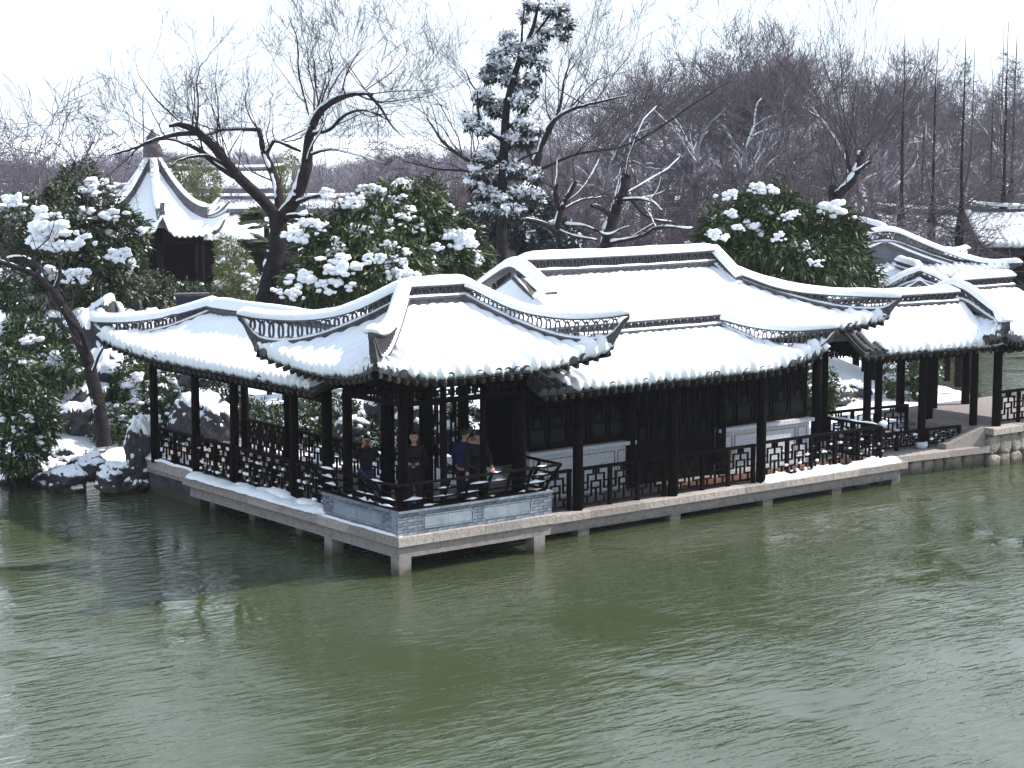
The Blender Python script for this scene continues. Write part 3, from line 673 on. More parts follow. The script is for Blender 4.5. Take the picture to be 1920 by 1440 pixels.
def rubble_wall(t, p, q, z0, z1, n, rows, seed):
    p = np.array(p, float); q = np.array(q, float); u = (q - p) / np.linalg.norm(q - p); L = np.linalg.norm(q - p); rz = math.atan2(u[1], u[0])
    mb = MB(); mb.box((*((p + q) / 2 + np.array([-u[1], u[0]]) * 0.32), (z0 + z1) / 2), (L, 0.5, z1 - z0), rz); part('wall_core', mb, mat('dark_joint', (0.1, 0.095, 0.09), 0.9, 0.1), t)
    rs = random.Random(seed); H = z1 - z0
    for r in range(rows):
        x = 0.0
        while x < L - 0.12:
            w = rs.uniform(0.26, 0.52); h = H / rows * rs.uniform(0.9, 1.08); mb = MB(); V_, F_ = ICO[3]; q_ = np.sign(V_) * np.abs(V_) ** 0.55
            q_ = q_ * (1 + 0.13 * wob(V_, 1.5, seed + x * 7 + r))[:, None] * np.array([w * 0.5, 0.11, h * 0.49]); q_[:, 1] += 0.02 * wob(q_, 9, seed); mb.add(q_, F_, True)
            c = p + u * (x + w / 2) + np.array([-u[1], u[0]]) * 0.05
            part('rubble_stone', mb, RUBBLE, t, loc=(c[0], c[1], z0 + H * (r + 0.5) / rows), rot=(rs.uniform(-.1, .1), rs.uniform(-.25, .25), rz)); x += w
rubble_wall(te, (19.55, 1.12), (24.9, 1.12), -0.25, 0.86, 12, 2, 5)
rubble_wall(td, (15.95, 1.72), (19.5, 1.32), -0.25, 0.38, 10, 1, 9)

# ------------------------------------------------------------------ corner pavilion
def hip_ridge(R, quad, zs, parent, ext=0.3, wid=0.2, bh=0.18, kind='ring', seed=0, snowh=0.15, step=0.19, n=30):
    P, u = R.hip_path(quad, n, ext)
    s_ = u / u[-1]; cap = np.interp(s_, [a for a, _ in zs], [b for _, b in zs]) - snowh
    k = np.ones(5) / 5; cp = np.concatenate([[cap[0]] * 2, cap, [cap[-1]] * 2]); cap = np.convolve(cp, k, 'valid')
    return ridge(P, np.maximum(cap - P[:, 2], 0.14), None, parent, wid=wid, kind=kind, prow=True, u=u, seed=seed, bh=bh, snowh=snowh, step=step)
pa = thing('corner_pavilion', 'open waterside pavilion at the terrace corner with snowy upturned roof', 'pavilion', (1.95, 1.48, 0))
R = Roof(2.75, 2.0, 0.78, 4.02, 5.22, 0.22, 0.36, 2.2, seed=11)
rf = R.shell('FBLR', pa); R.eaves('FLRB', rf, pa); R.snow('FLRB', rf)
ridge([(x, 0, 5.25) for x in np.linspace(-0.93, 0.93, 12)], 0.37, None, pa, seed=1, bh=0.12)
PZ = [(0, 5.74), (.13, 5.54), (.26, 5.33), (.42, 5.16), (.58, 5.08), (.71, 5.06), (.87, 5.10), (1, 5.18)]
for k, qd in enumerate(((1, -1), (-1, -1), (-1, 1), (1, 1))): hip_ridge(R, qd, PZ, pa, 0.32, seed=k)
for qd in ((1, -1), (-1, -1), (-1, 1)):                                      # corner beam noses under the upturned tips
    mb = MB(); mb.bar((qd[0] * 2.0, qd[1] * 1.25, 3.86), (qd[0] * 2.92, qd[1] * 2.17, 4.2), 0.13, 0.16); part('corner_beam', mb, WOOD, pa)
cm = column_mesh(3.25, 0.105)
cols = [(x, y) for y in (-1.0, 1.0) for x in (-1.5, 1.5)] + [(-0.55, 1.0), (0.55, 1.0)]
for x, y in cols:
    put('column', cm, pa, (x, y, 0.8))
thin = column_mesh(3.1, 0.07)
for x in (-0.5, 0.5): put('column', thin, pa, (x, -1.0, 0.8))
mb = MB()
for y in (-1.0, 1.0): mb.bb(-1.62, 1.62, y - 0.07, y + 0.07, 3.62, 3.84); mb.bb(-1.5, 1.5, y - 0.045, y + 0.045, 3.3, 3.4)
for x in (-1.5, 1.5): mb.bb(x - 0.068, x + 0.068, -0.93, 0.93, 3.625, 3.838); mb.bb(x - 0.043, x + 0.043, -0.93, 0.93, 3.302, 3.398)
for y in (-0.5, 0, 0.5): mb.bb(-1.43, 1.43, y - 0.06, y + 0.06, 4.12, 4.3)
mb.bb(-1.5, 1.5, -1.0, 1.0, 3.9, 3.95)
part('eave_beam', mb, WOOD, pa)
for (x, y, w, rz) in ((-1.4, -1.0, 0.8, 0), (-0.4, -1.0, 0.8, 0), (0.6, -1.0, 0.8, 0), (-1.4, 1.0, 0.8, 0), (-0.4, 1.0, 0.8, 0), (0.6, 1.0, 0.8, 0), (-1.5, -0.9, 1.8, math.pi / 2), (1.5, -0.9, 1.8, math.pi / 2)):
    put('hanging_lattice', fret(w, 0.22, 'c'), pa, (x, y, 3.4), (0, 0, rz))
for x in (0.62, 1.1): put('lattice_screen', fret(0.42, 2.1, 'c'), pa, (x, 1.0, 1.25))
# brick parapet: every brick is a piece, recessed mortar behind
BM = MB(); BM.bb(-0.118, 0.118, -0.02, 0.04, 0, 0.052); BM = BM.mesh('brick', BRICK)
BH = MB(); BH.bb(-0.058, 0.058, -0.02, 0.04, 0, 0.052); BH = BH.mesh('brick', BRICK)
def parapet(t, x0, y0, L, rz, z0, panels, seed):
    rs = random.Random(seed); ca, sa = math.cos(rz), math.sin(rz)
    W2 = lambda x, y: (x0 + ca * x - sa * y, y0 + sa * x + ca * y)
    mb = MB(); c = W2(L / 2, 0.14); mb.box((*c, z0 + 0.23), (L - 0.02, 0.22, 0.455), rz); core = part('parapet_core', mb, MORT, t)
    def inside(x, z, w):
        return any(a - w < x < b + w and 0.105 < z < 0.345 for a, b in panels)
    for r in range(7):
        z = r * 0.0645 + 0.004; x = -0.12 if r % 2 else 0.0
        while x < L:
            a, b = max(x, 0.0), min(x + 0.245, L)
            if b - a > 0.06:
                for pa_, pb_ in panels:
                    if 0.07 < z < 0.345:
                        if a < pa_ < b: b = pa_ - 0.005
                        elif a < pb_ < b: a = pb_ + 0.005
                if b - a > 0.04 and not inside((a + b) / 2, z + .02, 0):
                    full = b - a > 0.17; w = (b - a - 0.01) / (0.236 if full else 0.116); c = W2((a + b) / 2, 0.03)
                    put('brick', BM if full else BH, core, (c[0] - 0, c[1], z0 + z), (0, 0, rz), (w, 1 + rs.uniform(-.12, .12), 1))
            x += 0.245
    for a, b in panels:                                                    # panel with notched corners inside a raised moulding
        ze, zt = z0 + 0.1, z0 + 0.355; n = 0.045; w = b - a
        for k in range(2):
            mb = MB(); x_0 = a + 0.03 + k * (w - 0.06) / 2; x_1 = x_0 + (w - 0.06) / 2 - 0.004
            c = W2((x_0 + x_1) / 2, 0.035); mb.box((*c, (ze + zt) / 2), (x_1 - x_0, 0.05, zt - ze - 0.05), rz); part('panel_tile', mb, PANEL, core)
        pts = [(a + n, ze), (b - n, ze), (b - n, ze + n), (b, ze + n), (b, zt - n), (b - n, zt - n), (b - n, zt), (a + n, zt), (a + n, zt - n), (a, zt - n), (a, ze + n), (a + n, ze + n)]
        mb = MB()
        for p_, q_ in zip(pts, pts[1:] + pts[:1]):
            P_, Q_ = W2(p_[0], 0.012), W2(q_[0], 0.012); mb.bar((*P_, p_[1]), (*Q_, q_[1]), 0.02, 0.016)
        part('panel_moulding', mb, PANEL, core)
    k = 0; x = 0
    while x < L - 0.05:
        w = min(0.5, L - x); mb = MB(); c = W2(x + w / 2, 0.125); mb.box((*c, z0 + 0.4775), (w - 0.005, 0.31, 0.045), rz); part('coping_tile', mb, BRICK, core); x += w
parapet(pa, -1.95 + 0.03, -1.48 + 0.05, 3.9, 0, 0.8, [(0.62, 1.85), (2.1, 3.35)], 1)
parapet(pa, -1.95 + 0.045, -1.48 + 2.85, 2.53, -math.pi / 2, 0.8, [(0.4, 2.2)], 2)
# leaning seat-back rails on the parapet
def seat_rail(p, q, out, label, snowy, posts):
    p = np.array(p, float); q = np.array(q, float); L = np.linalg.norm(q - p); rz = math.atan2(q[1] - p[1], q[0] - p[0])
    t = thing('seat_back_rail', label, 'railing', (p[0], p[1], 1.30), rz, 'leaning rails on the parapet')
    H = 0.56; lean = 0.24
    for j, z in enumerate((0.03, 0.2, 0.37, H)):
        mb = MB(); y = -out * lean * (z / H) ** 1.3; th = 0.05 if j in (0, 3) else 0.028
        ex = 0.0 if j < 3 else 0.0
        mb.bb(-abs(y) * 0.98, L + abs(y) * 0.98 * (1 if snowy else 1), y - 0.03, y + 0.03, z - th / 2, z + th / 2); part('rail', mb, WOOD, t)
    for x in np.linspace(0.0, L, posts):
        mb = MB(); k = -1 if x < 0.01 else (1 if x > L - 0.01 else 0); pr = None
        for i in range(5):
            z0_, z1_ = H * i / 5, H * (i + 1) / 5; y0_, y1_ = -out * lean * (z0_ / H) ** 1.3, -out * lean * (z1_ / H) ** 1.3
            mb.bar((x + k * abs(y0_), y0_, z0_), (x + k * abs(y1_), y1_, z1_ + 0.004), 0.052, 0.05)
        part('post', mb, WOOD, t)
    ms = MB(); rs = random.Random(posts)
    for j, z in enumerate((0.03, 0.2, 0.37, H)):
        y = -out * lean * (z / H) ** 1.3; x = 0.05
        while x < L - 0.2:
            w = rs.uniform(0.2, 0.7)
            if rs.random() < snowy * (1 if j < 2 else 0.8 if j == 2 else 0.45):
                snow_strip(ms, (x, y, z + 0.014), (min(x + w, L - 0.05), y, z + 0.014), 0.075, rs.uniform(0.035, 0.075), seed=j + x, lump=0.45)
            x += w + rs.uniform(0.02, 0.2)
    stuff(part('snow', ms, SNOW, t)); return t
seat_rail((0.1, 0.1), (3.78, 0.1), 1, 'leaning seat-back rail with snow along the front parapet of the corner pavilion', 0.62, 8)
seat_rail((0.1, 2.75), (0.1, 0.12), 1, 'leaning seat-back rail along the left parapet of the corner pavilion', 0.75, 6)
seat_rail((3.78, 0.12), (3.78, 1.0), 1, 'short leaning seat-back rail returning beside the right column of the corner pavilion', 0.25, 3)
mb = MB(); mb.bb(0.28, 3.65, 0.28, 0.72, 1.22, 1.265); mb.bb(0.28, 0.72, 0.722, 2.75, 1.221, 1.263); bb = part('bench_board', mb, WOOD)

tag(bb, 'dark plank bench running behind the parapet of the corner pavilion', 'bench')

# ------------------------------------------------------------------ left gallery
ga = thing('covered_gallery', 'open timber gallery running back from the corner pavilion under a snowy hipped roof', 'gallery', (1.7, 6.0, 0), math.pi / 2)
R = Roof(6.1, 1.8, 4.3, 3.5, 4.38, 0.2, 0.34, 3.2, t=0.15, lg=-3.1, seed=21)
rf = R.shell('FBR', ga); R.eaves('BR', rf, ga); R.snow('FBR', rf)
ridge([(x, 0, 4.38) for x in np.linspace(-3.1, 4.35, 24)], 0.2, None, ga, seed=4, tiles=False, snowh=0.2)
GZ = [(0, 4.79), (.22, 4.61), (.45, 4.44), (.68, 4.35), (.87, 4.33), (1, 4.36)]
hip_ridge(R, (1, 1), GZ, ga, 0.2, bh=0.10, seed=6, snowh=0.16); hip_ridge(R, (1, -1), GZ, ga, 0.2, bh=0.10, seed=7, snowh=0.16)
cm2 = column_mesh(2.75, 0.1)
for y in (3.3, 4.58, 7.15, 8.94, 11.0):
    for x in (0.45, 2.95): put('column', cm2, ga, (y - 6, 1.7 - x, 0.79))
mb = MB()
for x in (0.45, 2.95): mb.bb(-2.9, 5.15, 1.7 - x - 0.065, 1.7 - x + 0.065, 3.36, 3.52); mb.bb(-2.7, 5.0, 1.7 - x - 0.04, 1.7 - x + 0.04, 3.08, 3.15)
for y in (3.3, 4.58, 7.15, 8.94, 11.0): mb.bb(y - 6.06, y - 5.94, -1.18, 1.18, 3.363, 3.515)
part('eave_beam', mb, WOOD, ga)
for a, b in ((3.4, 4.48), (4.68, 7.05), (7.25, 8.84), (9.04, 10.9)):
    for x in (0.45, 2.95): put('hanging_lattice', fret(b - a, 0.27, 'c'), ga, (a - 6, 1.7 - x, 3.09))
for a, b, n in ((2.95, 4.48, 2), (4.68, 7.05, 4), (7.25, 8.84, 3), (9.04, 10.9, 3)):
    nm = {2.95: 'nearest the corner pavilion', 4.68: 'in the second bay of the left gallery', 7.25: 'in the third bay of the left gallery', 9.04: 'in the end bay of the left gallery by the shore'}[a]
    railing('fretwork_railing', (0.45, b), (0.45, a), 0.82, 0.86, 'dark fretwork railing ' + nm, 'railings along the galleries', posts=n, fleck=16 if a < 9 else 4)
for a, b in ((4.0, 8.84), (9.04, 10.9)):
    railing('fretwork_railing', (2.95, b), (2.95, a), 0.79, 0.86, 'rear fretwork railing of the left gallery, %s' % ('long garden side' if a < 9 else 'end bay'), 'railings along the galleries', posts=4)
ms = MB(); snow_strip(ms, (0.2, 8.8, 0.8), (0.2, 2.95, 0.8), 0.46, 0.13, 3, 0.5); snow_strip(ms, (0.36, 7.0, 0.84), (0.36, 3.1, 0.84), 0.32, 0.14, 5, 0.7)
snow_strip(ms, (0.62, 12.3, 0.84), (0.62, 8.7, 0.84), 0.5, 0.14, 8, 0.5)
o = part('snow_bank', ms, SNOW); tag(o, 'roll of snow lying along the kerb of the left gallery', 'snow', None, 'stuff')
ms = MB(); snow_strip(ms, (0.1, 2.95, 0.797), (0.1, 0.02, 0.797), 0.2, 0.055, 4, 0.25); blob(ms, (0.16, 2.95, 0.84), (0.3, 0.5, 0.2), 2, 0.15, 3)
o = part('snow_bank', ms, SNOW); tag(o, 'thin snow on the kerb left of the corner pavilion parapet', 'snow', None, 'stuff')
ms = MB(); snow_strip(ms, (10.8, 0.93, 0.565), (15.85, 0.93, 0.565), 0.36, 0.13, 6, 0.75); snow_strip(ms, (11.6, 1.02, 0.565), (15.7, 1.05, 0.565), 0.4, 0.2, 9, 0.85)
o = part('snow_bank', ms, SNOW); tag(o, 'lumpy snow bank on the terrace kerb below the right end railing', 'snow', None, 'stuff')

# ------------------------------------------------------------------ main hall
ha = thing('main_hall', 'large lakeside hall under a long openwork ridge and broad snow-covered roof', 'hall', (9.6, 4.4, 0))
R = Roof(5.55, 3.1, 3.1, 3.98, 5.38, 0.25, 0.26, 3.0, seed=31)
rf = R.shell('FBLR', ha); R.eaves('FR', rf, ha); R.snow('FBLR', rf)
xs = np.linspace(-3.15, 3.15, 30)
ridge(np.stack([xs, 0 * xs, 5.38 + 0.02 * (xs / 3.1) ** 2], 1), 0.41, None, ha, wid=0.2, seed=8, bh=0.13, step=0.2)
yy = np.linspace(-1.3, 1.5, 36); gz = 5.78 - 0.62 * np.abs(yy) ** 1.15 + 0.0
Pg = np.stack([np.full(36, -3.22), yy, R.prof(np.abs(yy) / R.b) - 0.02], 1)
capz = 5.8 - 0.28 * np.sqrt(0.12 + (yy * 1.35) ** 2) * 1.35
ridge(Pg, np.maximum(capz - Pg[:, 2], 0.18), None, ha, wid=0.26, seed=9, bh=0.05, tiles=False, snowh=0.16)
mb = MB(); V = [(-3.2, 0, 5.5)]; 
Yg = np.linspace(-1.5, 1.5, 20); G = np.stack([np.stack([-3.24 - 0.9 * t_ + 0 * Yg, Yg * (0.25 + 0.75 * t_ ** 0.5) * 0.97, (R.prof(np.abs(Yg) * (0.25 + .75 * t_ ** .5) / R.b) + 0.06) * (1 - t_) + t_ * (4.78 + 0 * Yg)], 1) for t_ in np.linspace(0, 1, 10)])
G[..., 2] += 0.03 * wob(G, 4, 2); mb.grid(G, True); stuff(part('gable_snow', mb, SNOW, ha))
yr = np.linspace(-0.9, 0.9, 30); Pr = np.stack([np.full(30, 3.1), yr, R.prof(np.abs(yr) / R.b)], 1)
ridge(Pr, 0.40 - 0.13 * np.abs(yr) ** 1.3, None, ha, wid=0.22, seed=10, bh=0.12)
HZ = [(0, 5.45), (.06, 5.38), (.235, 5.12), (.41, 4.97), (.615, 4.90), (.82, 4.87), (1, 4.84)]
for k, qd in enumerate(((1, -1), (1, 1))): hip_ridge(R, qd, HZ, ha, 0.3, seed=12 + k)
mb = MB(); mb.bar((4.6, -2.2, 3.85), (5.7, -3.25, 4.1), 0.14, 0.17); part('corner_beam', mb, WOOD, ha)
cm3 = column_mesh(3.3, 0.13)
for x in (-4.75, -1.45, 1.45, 4.75):
    for y in (-2.0, 2.2): put('column', cm3, ha, (x, y, 0.545))
mb = MB(); mb.bb(-5.0, 5.0, -2.07, -1.93, 3.6, 3.85); mb.bb(-5, 5, 2.13, 2.27, 3.6, 3.85); mb.bb(-4.82, -4.68, -1.92, 2.1, 3.602, 3.848); mb.bb(4.68, 4.82, -1.92, 2.1, 3.602, 3.848); part('eave_beam', mb, WOOD, ha)
mb = MB(); mb.bb(-2.5, 4.6, 2.14, 2.26, 0.55, 3.6); part('rear_wall', mb, WOOD, ha)
put('hanging_lattice', fret(3.7, 0.4, 'c'), ha, (-4.75, -1.8, 3.15), (0, 0, math.pi / 2))
mb = MB(); mb.bb(4.7, 4.8, 0.4, 2.05, 0.55, 3.6); part('side_wall', mb, WOOD, ha)
mb = MB(); mb.bb(-2.8, 4.6, 0.35, 0.42, 0.55, 3.55); part('dark_infill', mb, WOOD, ha)  # unseen panel added so the hall interior stays black behind the doors
mb = MB(); mb.bb(-4.6, 4.6, -1.9, 2.1, 3.55, 3.6); part('ceiling', mb, WOOD, ha)
for nm_, x0, x1 in (('left', -4.4, -1.42), ('right', 1.42, 4.5)):             # pale stone sill walls with sunk panels
    mb = MB(); mb.bb(x0, x1, -2.0, -1.8, 0.55, 1.56); w = part('sill_wall', mb, WSTONE, ha)
    mb = MB(); mb.bb(x0 - 0.09, x1 + 0.09, -2.1, -1.75, 1.562, 1.65); part('coping', mb, WSTONE, w)
    mb = MB()
    for a, b in ((x0 + 0.1, x0 + 0.4), (x0 + 0.5, x1 - 0.5), (x1 - 0.4, x1 - 0.1)):
        for (p_, q_) in (((a, 0.68), (b, 0.68)), ((b, 0.68), (b, 1.45)), ((b, 1.45), (a, 1.45)), ((a, 1.45), (a, 0.68))): mb.bar((p_[0], -2.006, p_[1]), (q_[0], -2.006, q_[1]), 0.022, 0.025)
    part('panel_moulding', mb, GRAN, w)
    n = 5
    for i in range(n):
        a = x0 + (x1 - x0) * i / n; b = x0 + (x1 - x0) * (i + 1) / n
        mb = MB()
        for q_ in ((a + 0.02, a + 0.09, 1.66, 3.5), (b - 0.09, b - 0.02, 1.66, 3.5)): mb.bb(q_[0], q_[1], -1.93, -1.86, q_[2], q_[3])
        mb.bb(a + 0.09, b - 0.09, -1.928, -1.862, 1.66, 1.8); mb.bb(a + 0.09, b - 0.09, -1.928, -1.862, 3.36, 3.5); mb.bb(a + 0.09, b - 0.09, -1.928, -1.862, 2.1, 2.18)
        win = part('window', mb, WOOD, ha); mb = MB(); mb.bb(a + 0.09, b - 0.09, -1.9, -1.89, 1.8, 3.36); part('pane', mb, GLASS, win)
        put('lattice', fret(b - a - 0.18, 1.16, 'c'), win, (a + 0.09, -1.915, 2.19))
for i in range(4):
    a = -1.3 + i * 0.65
    mb = MB(); mb.bb(a, a + 0.07, -1.94, -1.87, 0.56, 3.5); mb.bb(a + 0.58, a + 0.65, -1.94, -1.87, 0.56, 3.5); mb.bb(a + 0.07, a + 0.58, -1.935, -1.88, 0.56, 1.6); mb.bb(a + 0.07, a + 0.58, -1.935, -1.88, 3.36, 3.5)
    dr = part('door', mb, WOOD, ha); mb = MB(); mb.bb(a + 0.07, a + 0.58, -1.905, -1.895, 1.6, 3.36); part('pane', mb, GLASS, dr)
    put('lattice', fret(0.51, 1.76, 'c'), dr, (a + 0.07, -1.92, 1.6))

# ------------------------------------------------------------------ porch of the hall
po = thing('hall_porch', 'open timber porch along the front of the main hall with a lower snowy roof', 'porch', (7.7, 1.6, 0))
R = Roof(4.05, 1.55, 2.5, 3.42, 4.22, 0.2, 0.40, 2.0, lg=-4.1, seed=41)
rf = R.shell('FR', po); R.eaves('FR', rf, po)
R.snow('FR', rf, mask=lambda q: -4.1 + 0.12 + 0.62 * q)
bare_rolls(R, [-3.93, -3.70, -3.47], [0.35, 0.6, 0.8], rf)
xs = np.linspace(-4.1, 2.55, 34); ridge(np.stack([xs, 0 * xs, 4.25 + 0 * xs], 1), 0.29, None, po, wid=0.16, seed=14, bh=0.06, snowh=0.12, step=0.21)
hip_ridge(R, (1, -1), [(0, 4.58), (.23, 4.43), (.45, 4.34), (.68, 4.32), (1, 4.40)], po, 0.25, bh=0.08, seed=15, snowh=0.14)
mb = MB(); mb.bar((3.2, -0.8, 3.35), (4.1, -1.65, 3.72), 0.13, 0.16); part('corner_beam', mb, WOOD, po)
cm4 = column_mesh(2.95, 0.115)
for x in (5.35, 8.13, 10.93): put('column', cm4, po, (x - 7.7, 0.92 - 1.6, 0.56))
mb = MB(); mb.bb(-3.7, 3.4, -0.75, -0.61, 3.3, 3.5); mb.bb(-3.6, 3.2, -0.72, -0.64, 2.98, 3.05); mb.bb(3.16, 3.3, -0.6, 0.4, 3.302, 3.498); part('eave_beam', mb, WOOD, po)
for a, b in ((4.2, 5.22), (5.48, 8.0), (8.26, 10.8)): put('hanging_lattice', fret(b - a, 0.24, 'c'), po, (a - 7.7, -0.68, 3.05))
RL = 'railings along the galleries'
railing('fretwork_railing', (4.35, 1.0), (5.22, 1.0), 0.56, 0.92, 'short fretwork railing between the corner pavilion and the first porch column', RL, posts=2)
railing('fretwork_railing', (5.48, 1.0), (8.0, 1.0), 0.56, 0.92, 'fretwork railing across the left bay of the hall porch', RL, posts=4)
railing('fretwork_railing', (8.26, 1.0), (10.8, 1.0), 0.56, 0.92, 'fretwork railing across the right bay of the hall porch', RL, posts=4)
railing('fretwork_railing', (11.06, 1.06), (15.3, 1.06), 0.56, 0.94, 'snow-flecked fretwork railing on the open terrace right of the porch', RL, posts=6, fleck=11)
railing('fretwork_railing', (15.3, 1.12), (15.3, 2.9), 0.56, 0.94, 'fretwork railing closing the right end of the hall terrace', RL, posts=3)
ms = MB(); blob(ms, (15.32, 1.06, 1.53), (0.26, 0.2, 0.16), 2, 0.15, 4); snow_strip(ms, (15.3, 1.2, 1.5), (15.3, 2.8, 1.5), 0.1, 0.05, 4); tag(part('snow_lump', ms, SNOW), 'snow capping the corner post of the hall terrace railing', 'snow', None, 'stuff')
# ------------------------------------------------------------------ covered walk on the right
wa = thing('covered_walk', 'short covered walk with a straight openwork ridge joining the hall to the right pavilion', 'gallery', (17.75, 2.75, 0), math.radians(-6))
R = Roof(2.3, 1.35, 2.3, 3.25, 4.2, 0, 0, 1.0, lg=-2.35, rg=2.35, seed=51, t=0.15)
rf = R.shell('FB', wa); R.eaves('F', rf, wa); R.snow('FB', rf, mask=lambda q: -2.35 + 0.1 + 0.5 * q)
bare_rolls(R, [-2.22, -1.99, -1.78], [0.3, 0.5, 0.78], rf)
xs = np.linspace(-2.35, 2.05, 24); ridge(np.stack([xs, 0 * xs, 4.2 + 0 * xs], 1), 0.33, None, wa, wid=0.2, kind='cross', seed=16, bh=0.08, snowh=0.15)
c5 = column_mesh(2.75, 0.105)
for x in (-1.75, 0.15, 2.0):
    for y in (-0.8, 0.85):
        put('column', c5, wa, (x, y, 0.56)); put('base_stone', DRUM, wa, (x, y, 0.56))
mb = MB(); mb.bb(-2.2, 2.25, -0.865, -0.735, 3.1, 3.27); mb.bb(-2.2, 2.25, 0.785, 0.915, 3.1, 3.27)
for x in (-1.75, 0.15, 2.0): mb.bb(x - 0.06, x + 0.06, -0.73, 0.78, 3.103, 3.266)
part('eave_beam', mb, WOOD, wa)
for a, b in ((-1.63, 0.03), (0.27, 1.88)):
    for y in (-0.8, 0.85): put('hanging_lattice', fret(b - a, 0.25, 'c'), wa, (a, y, 2.84))
railing('fretwork_railing', (16.05, 3.75), (19.0, 3.42), 0.56, 0.9, 'rear fretwork railing of the covered walk against the snowy slope', RL, posts=4)
railing('fretwork_railing', (16.2, 2.12), (17.75, 1.96), 0.56, 0.5, 'low front railing of the covered walk, left bay', RL, posts=3, fleck=9)
railing('fretwork_railing', (18.0, 1.93), (19.2, 1.8), 0.56, 0.5, 'low front railing of the covered walk beside the stone stair', RL, posts=2, fleck=9)
railing('fretwork_railing', (20.1, 1.35), (24.6, 1.35), 1.02, 0.9, 'fretwork railing along the raised stone deck at the right shore', RL, posts=6)

# ------------------------------------------------------------------ pavilions further along the shore
def pavilion(name, label, cat, loc, rz, R, gsn, zs, col_z, ridge_top, kind, arms=(-1, 1), colx=None, coly=None, faces='FBLR', gable=None, seedb=60, tiles=True, ext=0.3, tips=((1, -1), (-1, -1), (-1, 1), (1, 1)), armtop=(0.36, 0.3)):
    t = thing(name, label, cat, loc, rz)
    rf = R.shell(faces, t); R.eaves('FL' if faces != 'F' else 'F', rf, t); R.snow(faces, rf)
    xs = np.linspace(-R.g, R.g, 20); ridge(np.stack([xs, 0 * xs, R.z1 + 0 * xs], 1), ridge_top, None, t, wid=0.2, kind=kind, seed=seedb, bh=0.09, tiles=tiles)
    for sg in gsn: gable_arc(R, sg, ridge_top + 0.06, armtop[1], None, t, kind=kind, seed=seedb + 1, half=arms, tiles=tiles, wid=0.2)
    for k, qd in enumerate(tips): hip_ridge(R, qd, zs, t, ext, seed=seedb + 2 + k, bh=0.08, kind=kind)
    if gable:
        for sg in gsn:
            y = np.linspace(-R.yh, R.yh, 16); zt = R.prof(np.abs(y) / R.b) - 0.02; zb = np.full(16, R.prof(R.yh / R.b) - 0.05)
            mb = MB(); mb.grid(np.stack([np.stack([np.full(16, sg * (R.g - 0.12)), y, zb], 1), np.stack([np.full(16, sg * (R.g - 0.12)), y, zt], 1)]), False); part('gable_wall', mb, gable, t)
            ms = MB(); yy = np.linspace(-R.yh * .98, R.yh * .98, 30); Pq = np.stack([np.full(30, sg * (R.g + 0.02)), yy, R.prof(np.abs(yy) / R.b) - 0.2], 1)
            ridge(Pq, 0.08, None, t, wid=0.16, tiles=False, snowh=0.1, bh=0.02)
    cx, cy = colx or (R.a - 0.75), coly or (R.b - 0.75); h = R.z0 - 0.05 - col_z; cmm = column_mesh(h, 0.12)
    for x in (-cx, 0, cx):
        for y in (-cy, cy): put('column', cmm, t, (x, y, col_z))
    mb = MB()
    for y in (-cy, cy): mb.bb(-cx - .1, cx + .1, y - 0.065, y + 0.065, R.z0 - 0.2, R.z0 - 0.02)
    for x in (-cx, cx): mb.bb(x - 0.06, x + 0.06, -cy + .07, cy - .07, R.z0 - 0.198, R.z0 - 0.022)
    part('eave_beam', mb, WOOD, t)
    for y in (-cy, cy):
        for s_ in (-1, 0): put('hanging_lattice', fret(cx - 0.24, 0.26, 'c'), t, (s_ * cx + 0.12, y, R.z0 - 0.46))
    for x in (-cx, cx): put('hanging_lattice', fret(2 * cy - 0.24, 0.26, 'c'), t, (x, -cy + 0.12, R.z0 - 0.46), (0, 0, math.pi / 2))
    return t
R = Roof(2.15, 2.4, 1.2, 3.38, 4.46, 0.25, 0.28, 1.6, seed=61)
p1 = pavilion('shore_pavilion', 'pavilion on the raised stone deck with a gable ridge sweeping down to an upturned tip', 'pavilion', (21.45, 2.95, 0), 0, R, (-1,), [(0, 4.2), (.4, 4.08), (.7, 4.03), (1, 4.1)], 1.0, 0.34, 'cross', seedb=60)
R = Roof(2.3, 2.1, 1.55, 3.2, 4.2, 0.2, 0.25, 1.6, k=0.55, seed=71)
p2 = pavilion('garden_pavilion', 'middle snow-roofed pavilion, its rounded gable ridge showing behind the raised deck pavilion', 'pavilion', (27.95, 11.2, 0), math.radians(53), R, (-1,), [(0, 3.9), (.4, 3.82), (.7, 3.8), (1, 3.9)], 0.6, 0.3, 'cross', gable=SNOW, seedb=70)
R = Roof(4.2, 4.4, 3.0, 3.3, 4.7, 0.25, 0.4, 3.0, k=0.45, seed=81)
p3 = pavilion('garden_hall', 'farther hall with a grey plaster gable and a long sweeping snow ridge', 'hall', (38.2, 21.9, 0), math.radians(51), R, (-1,), [(0, 4.05), (.3, 3.95), (.6, 3.9), (1, 4.0)], 0.6, 0.4, 'cross', gable=WALLG, seedb=80)

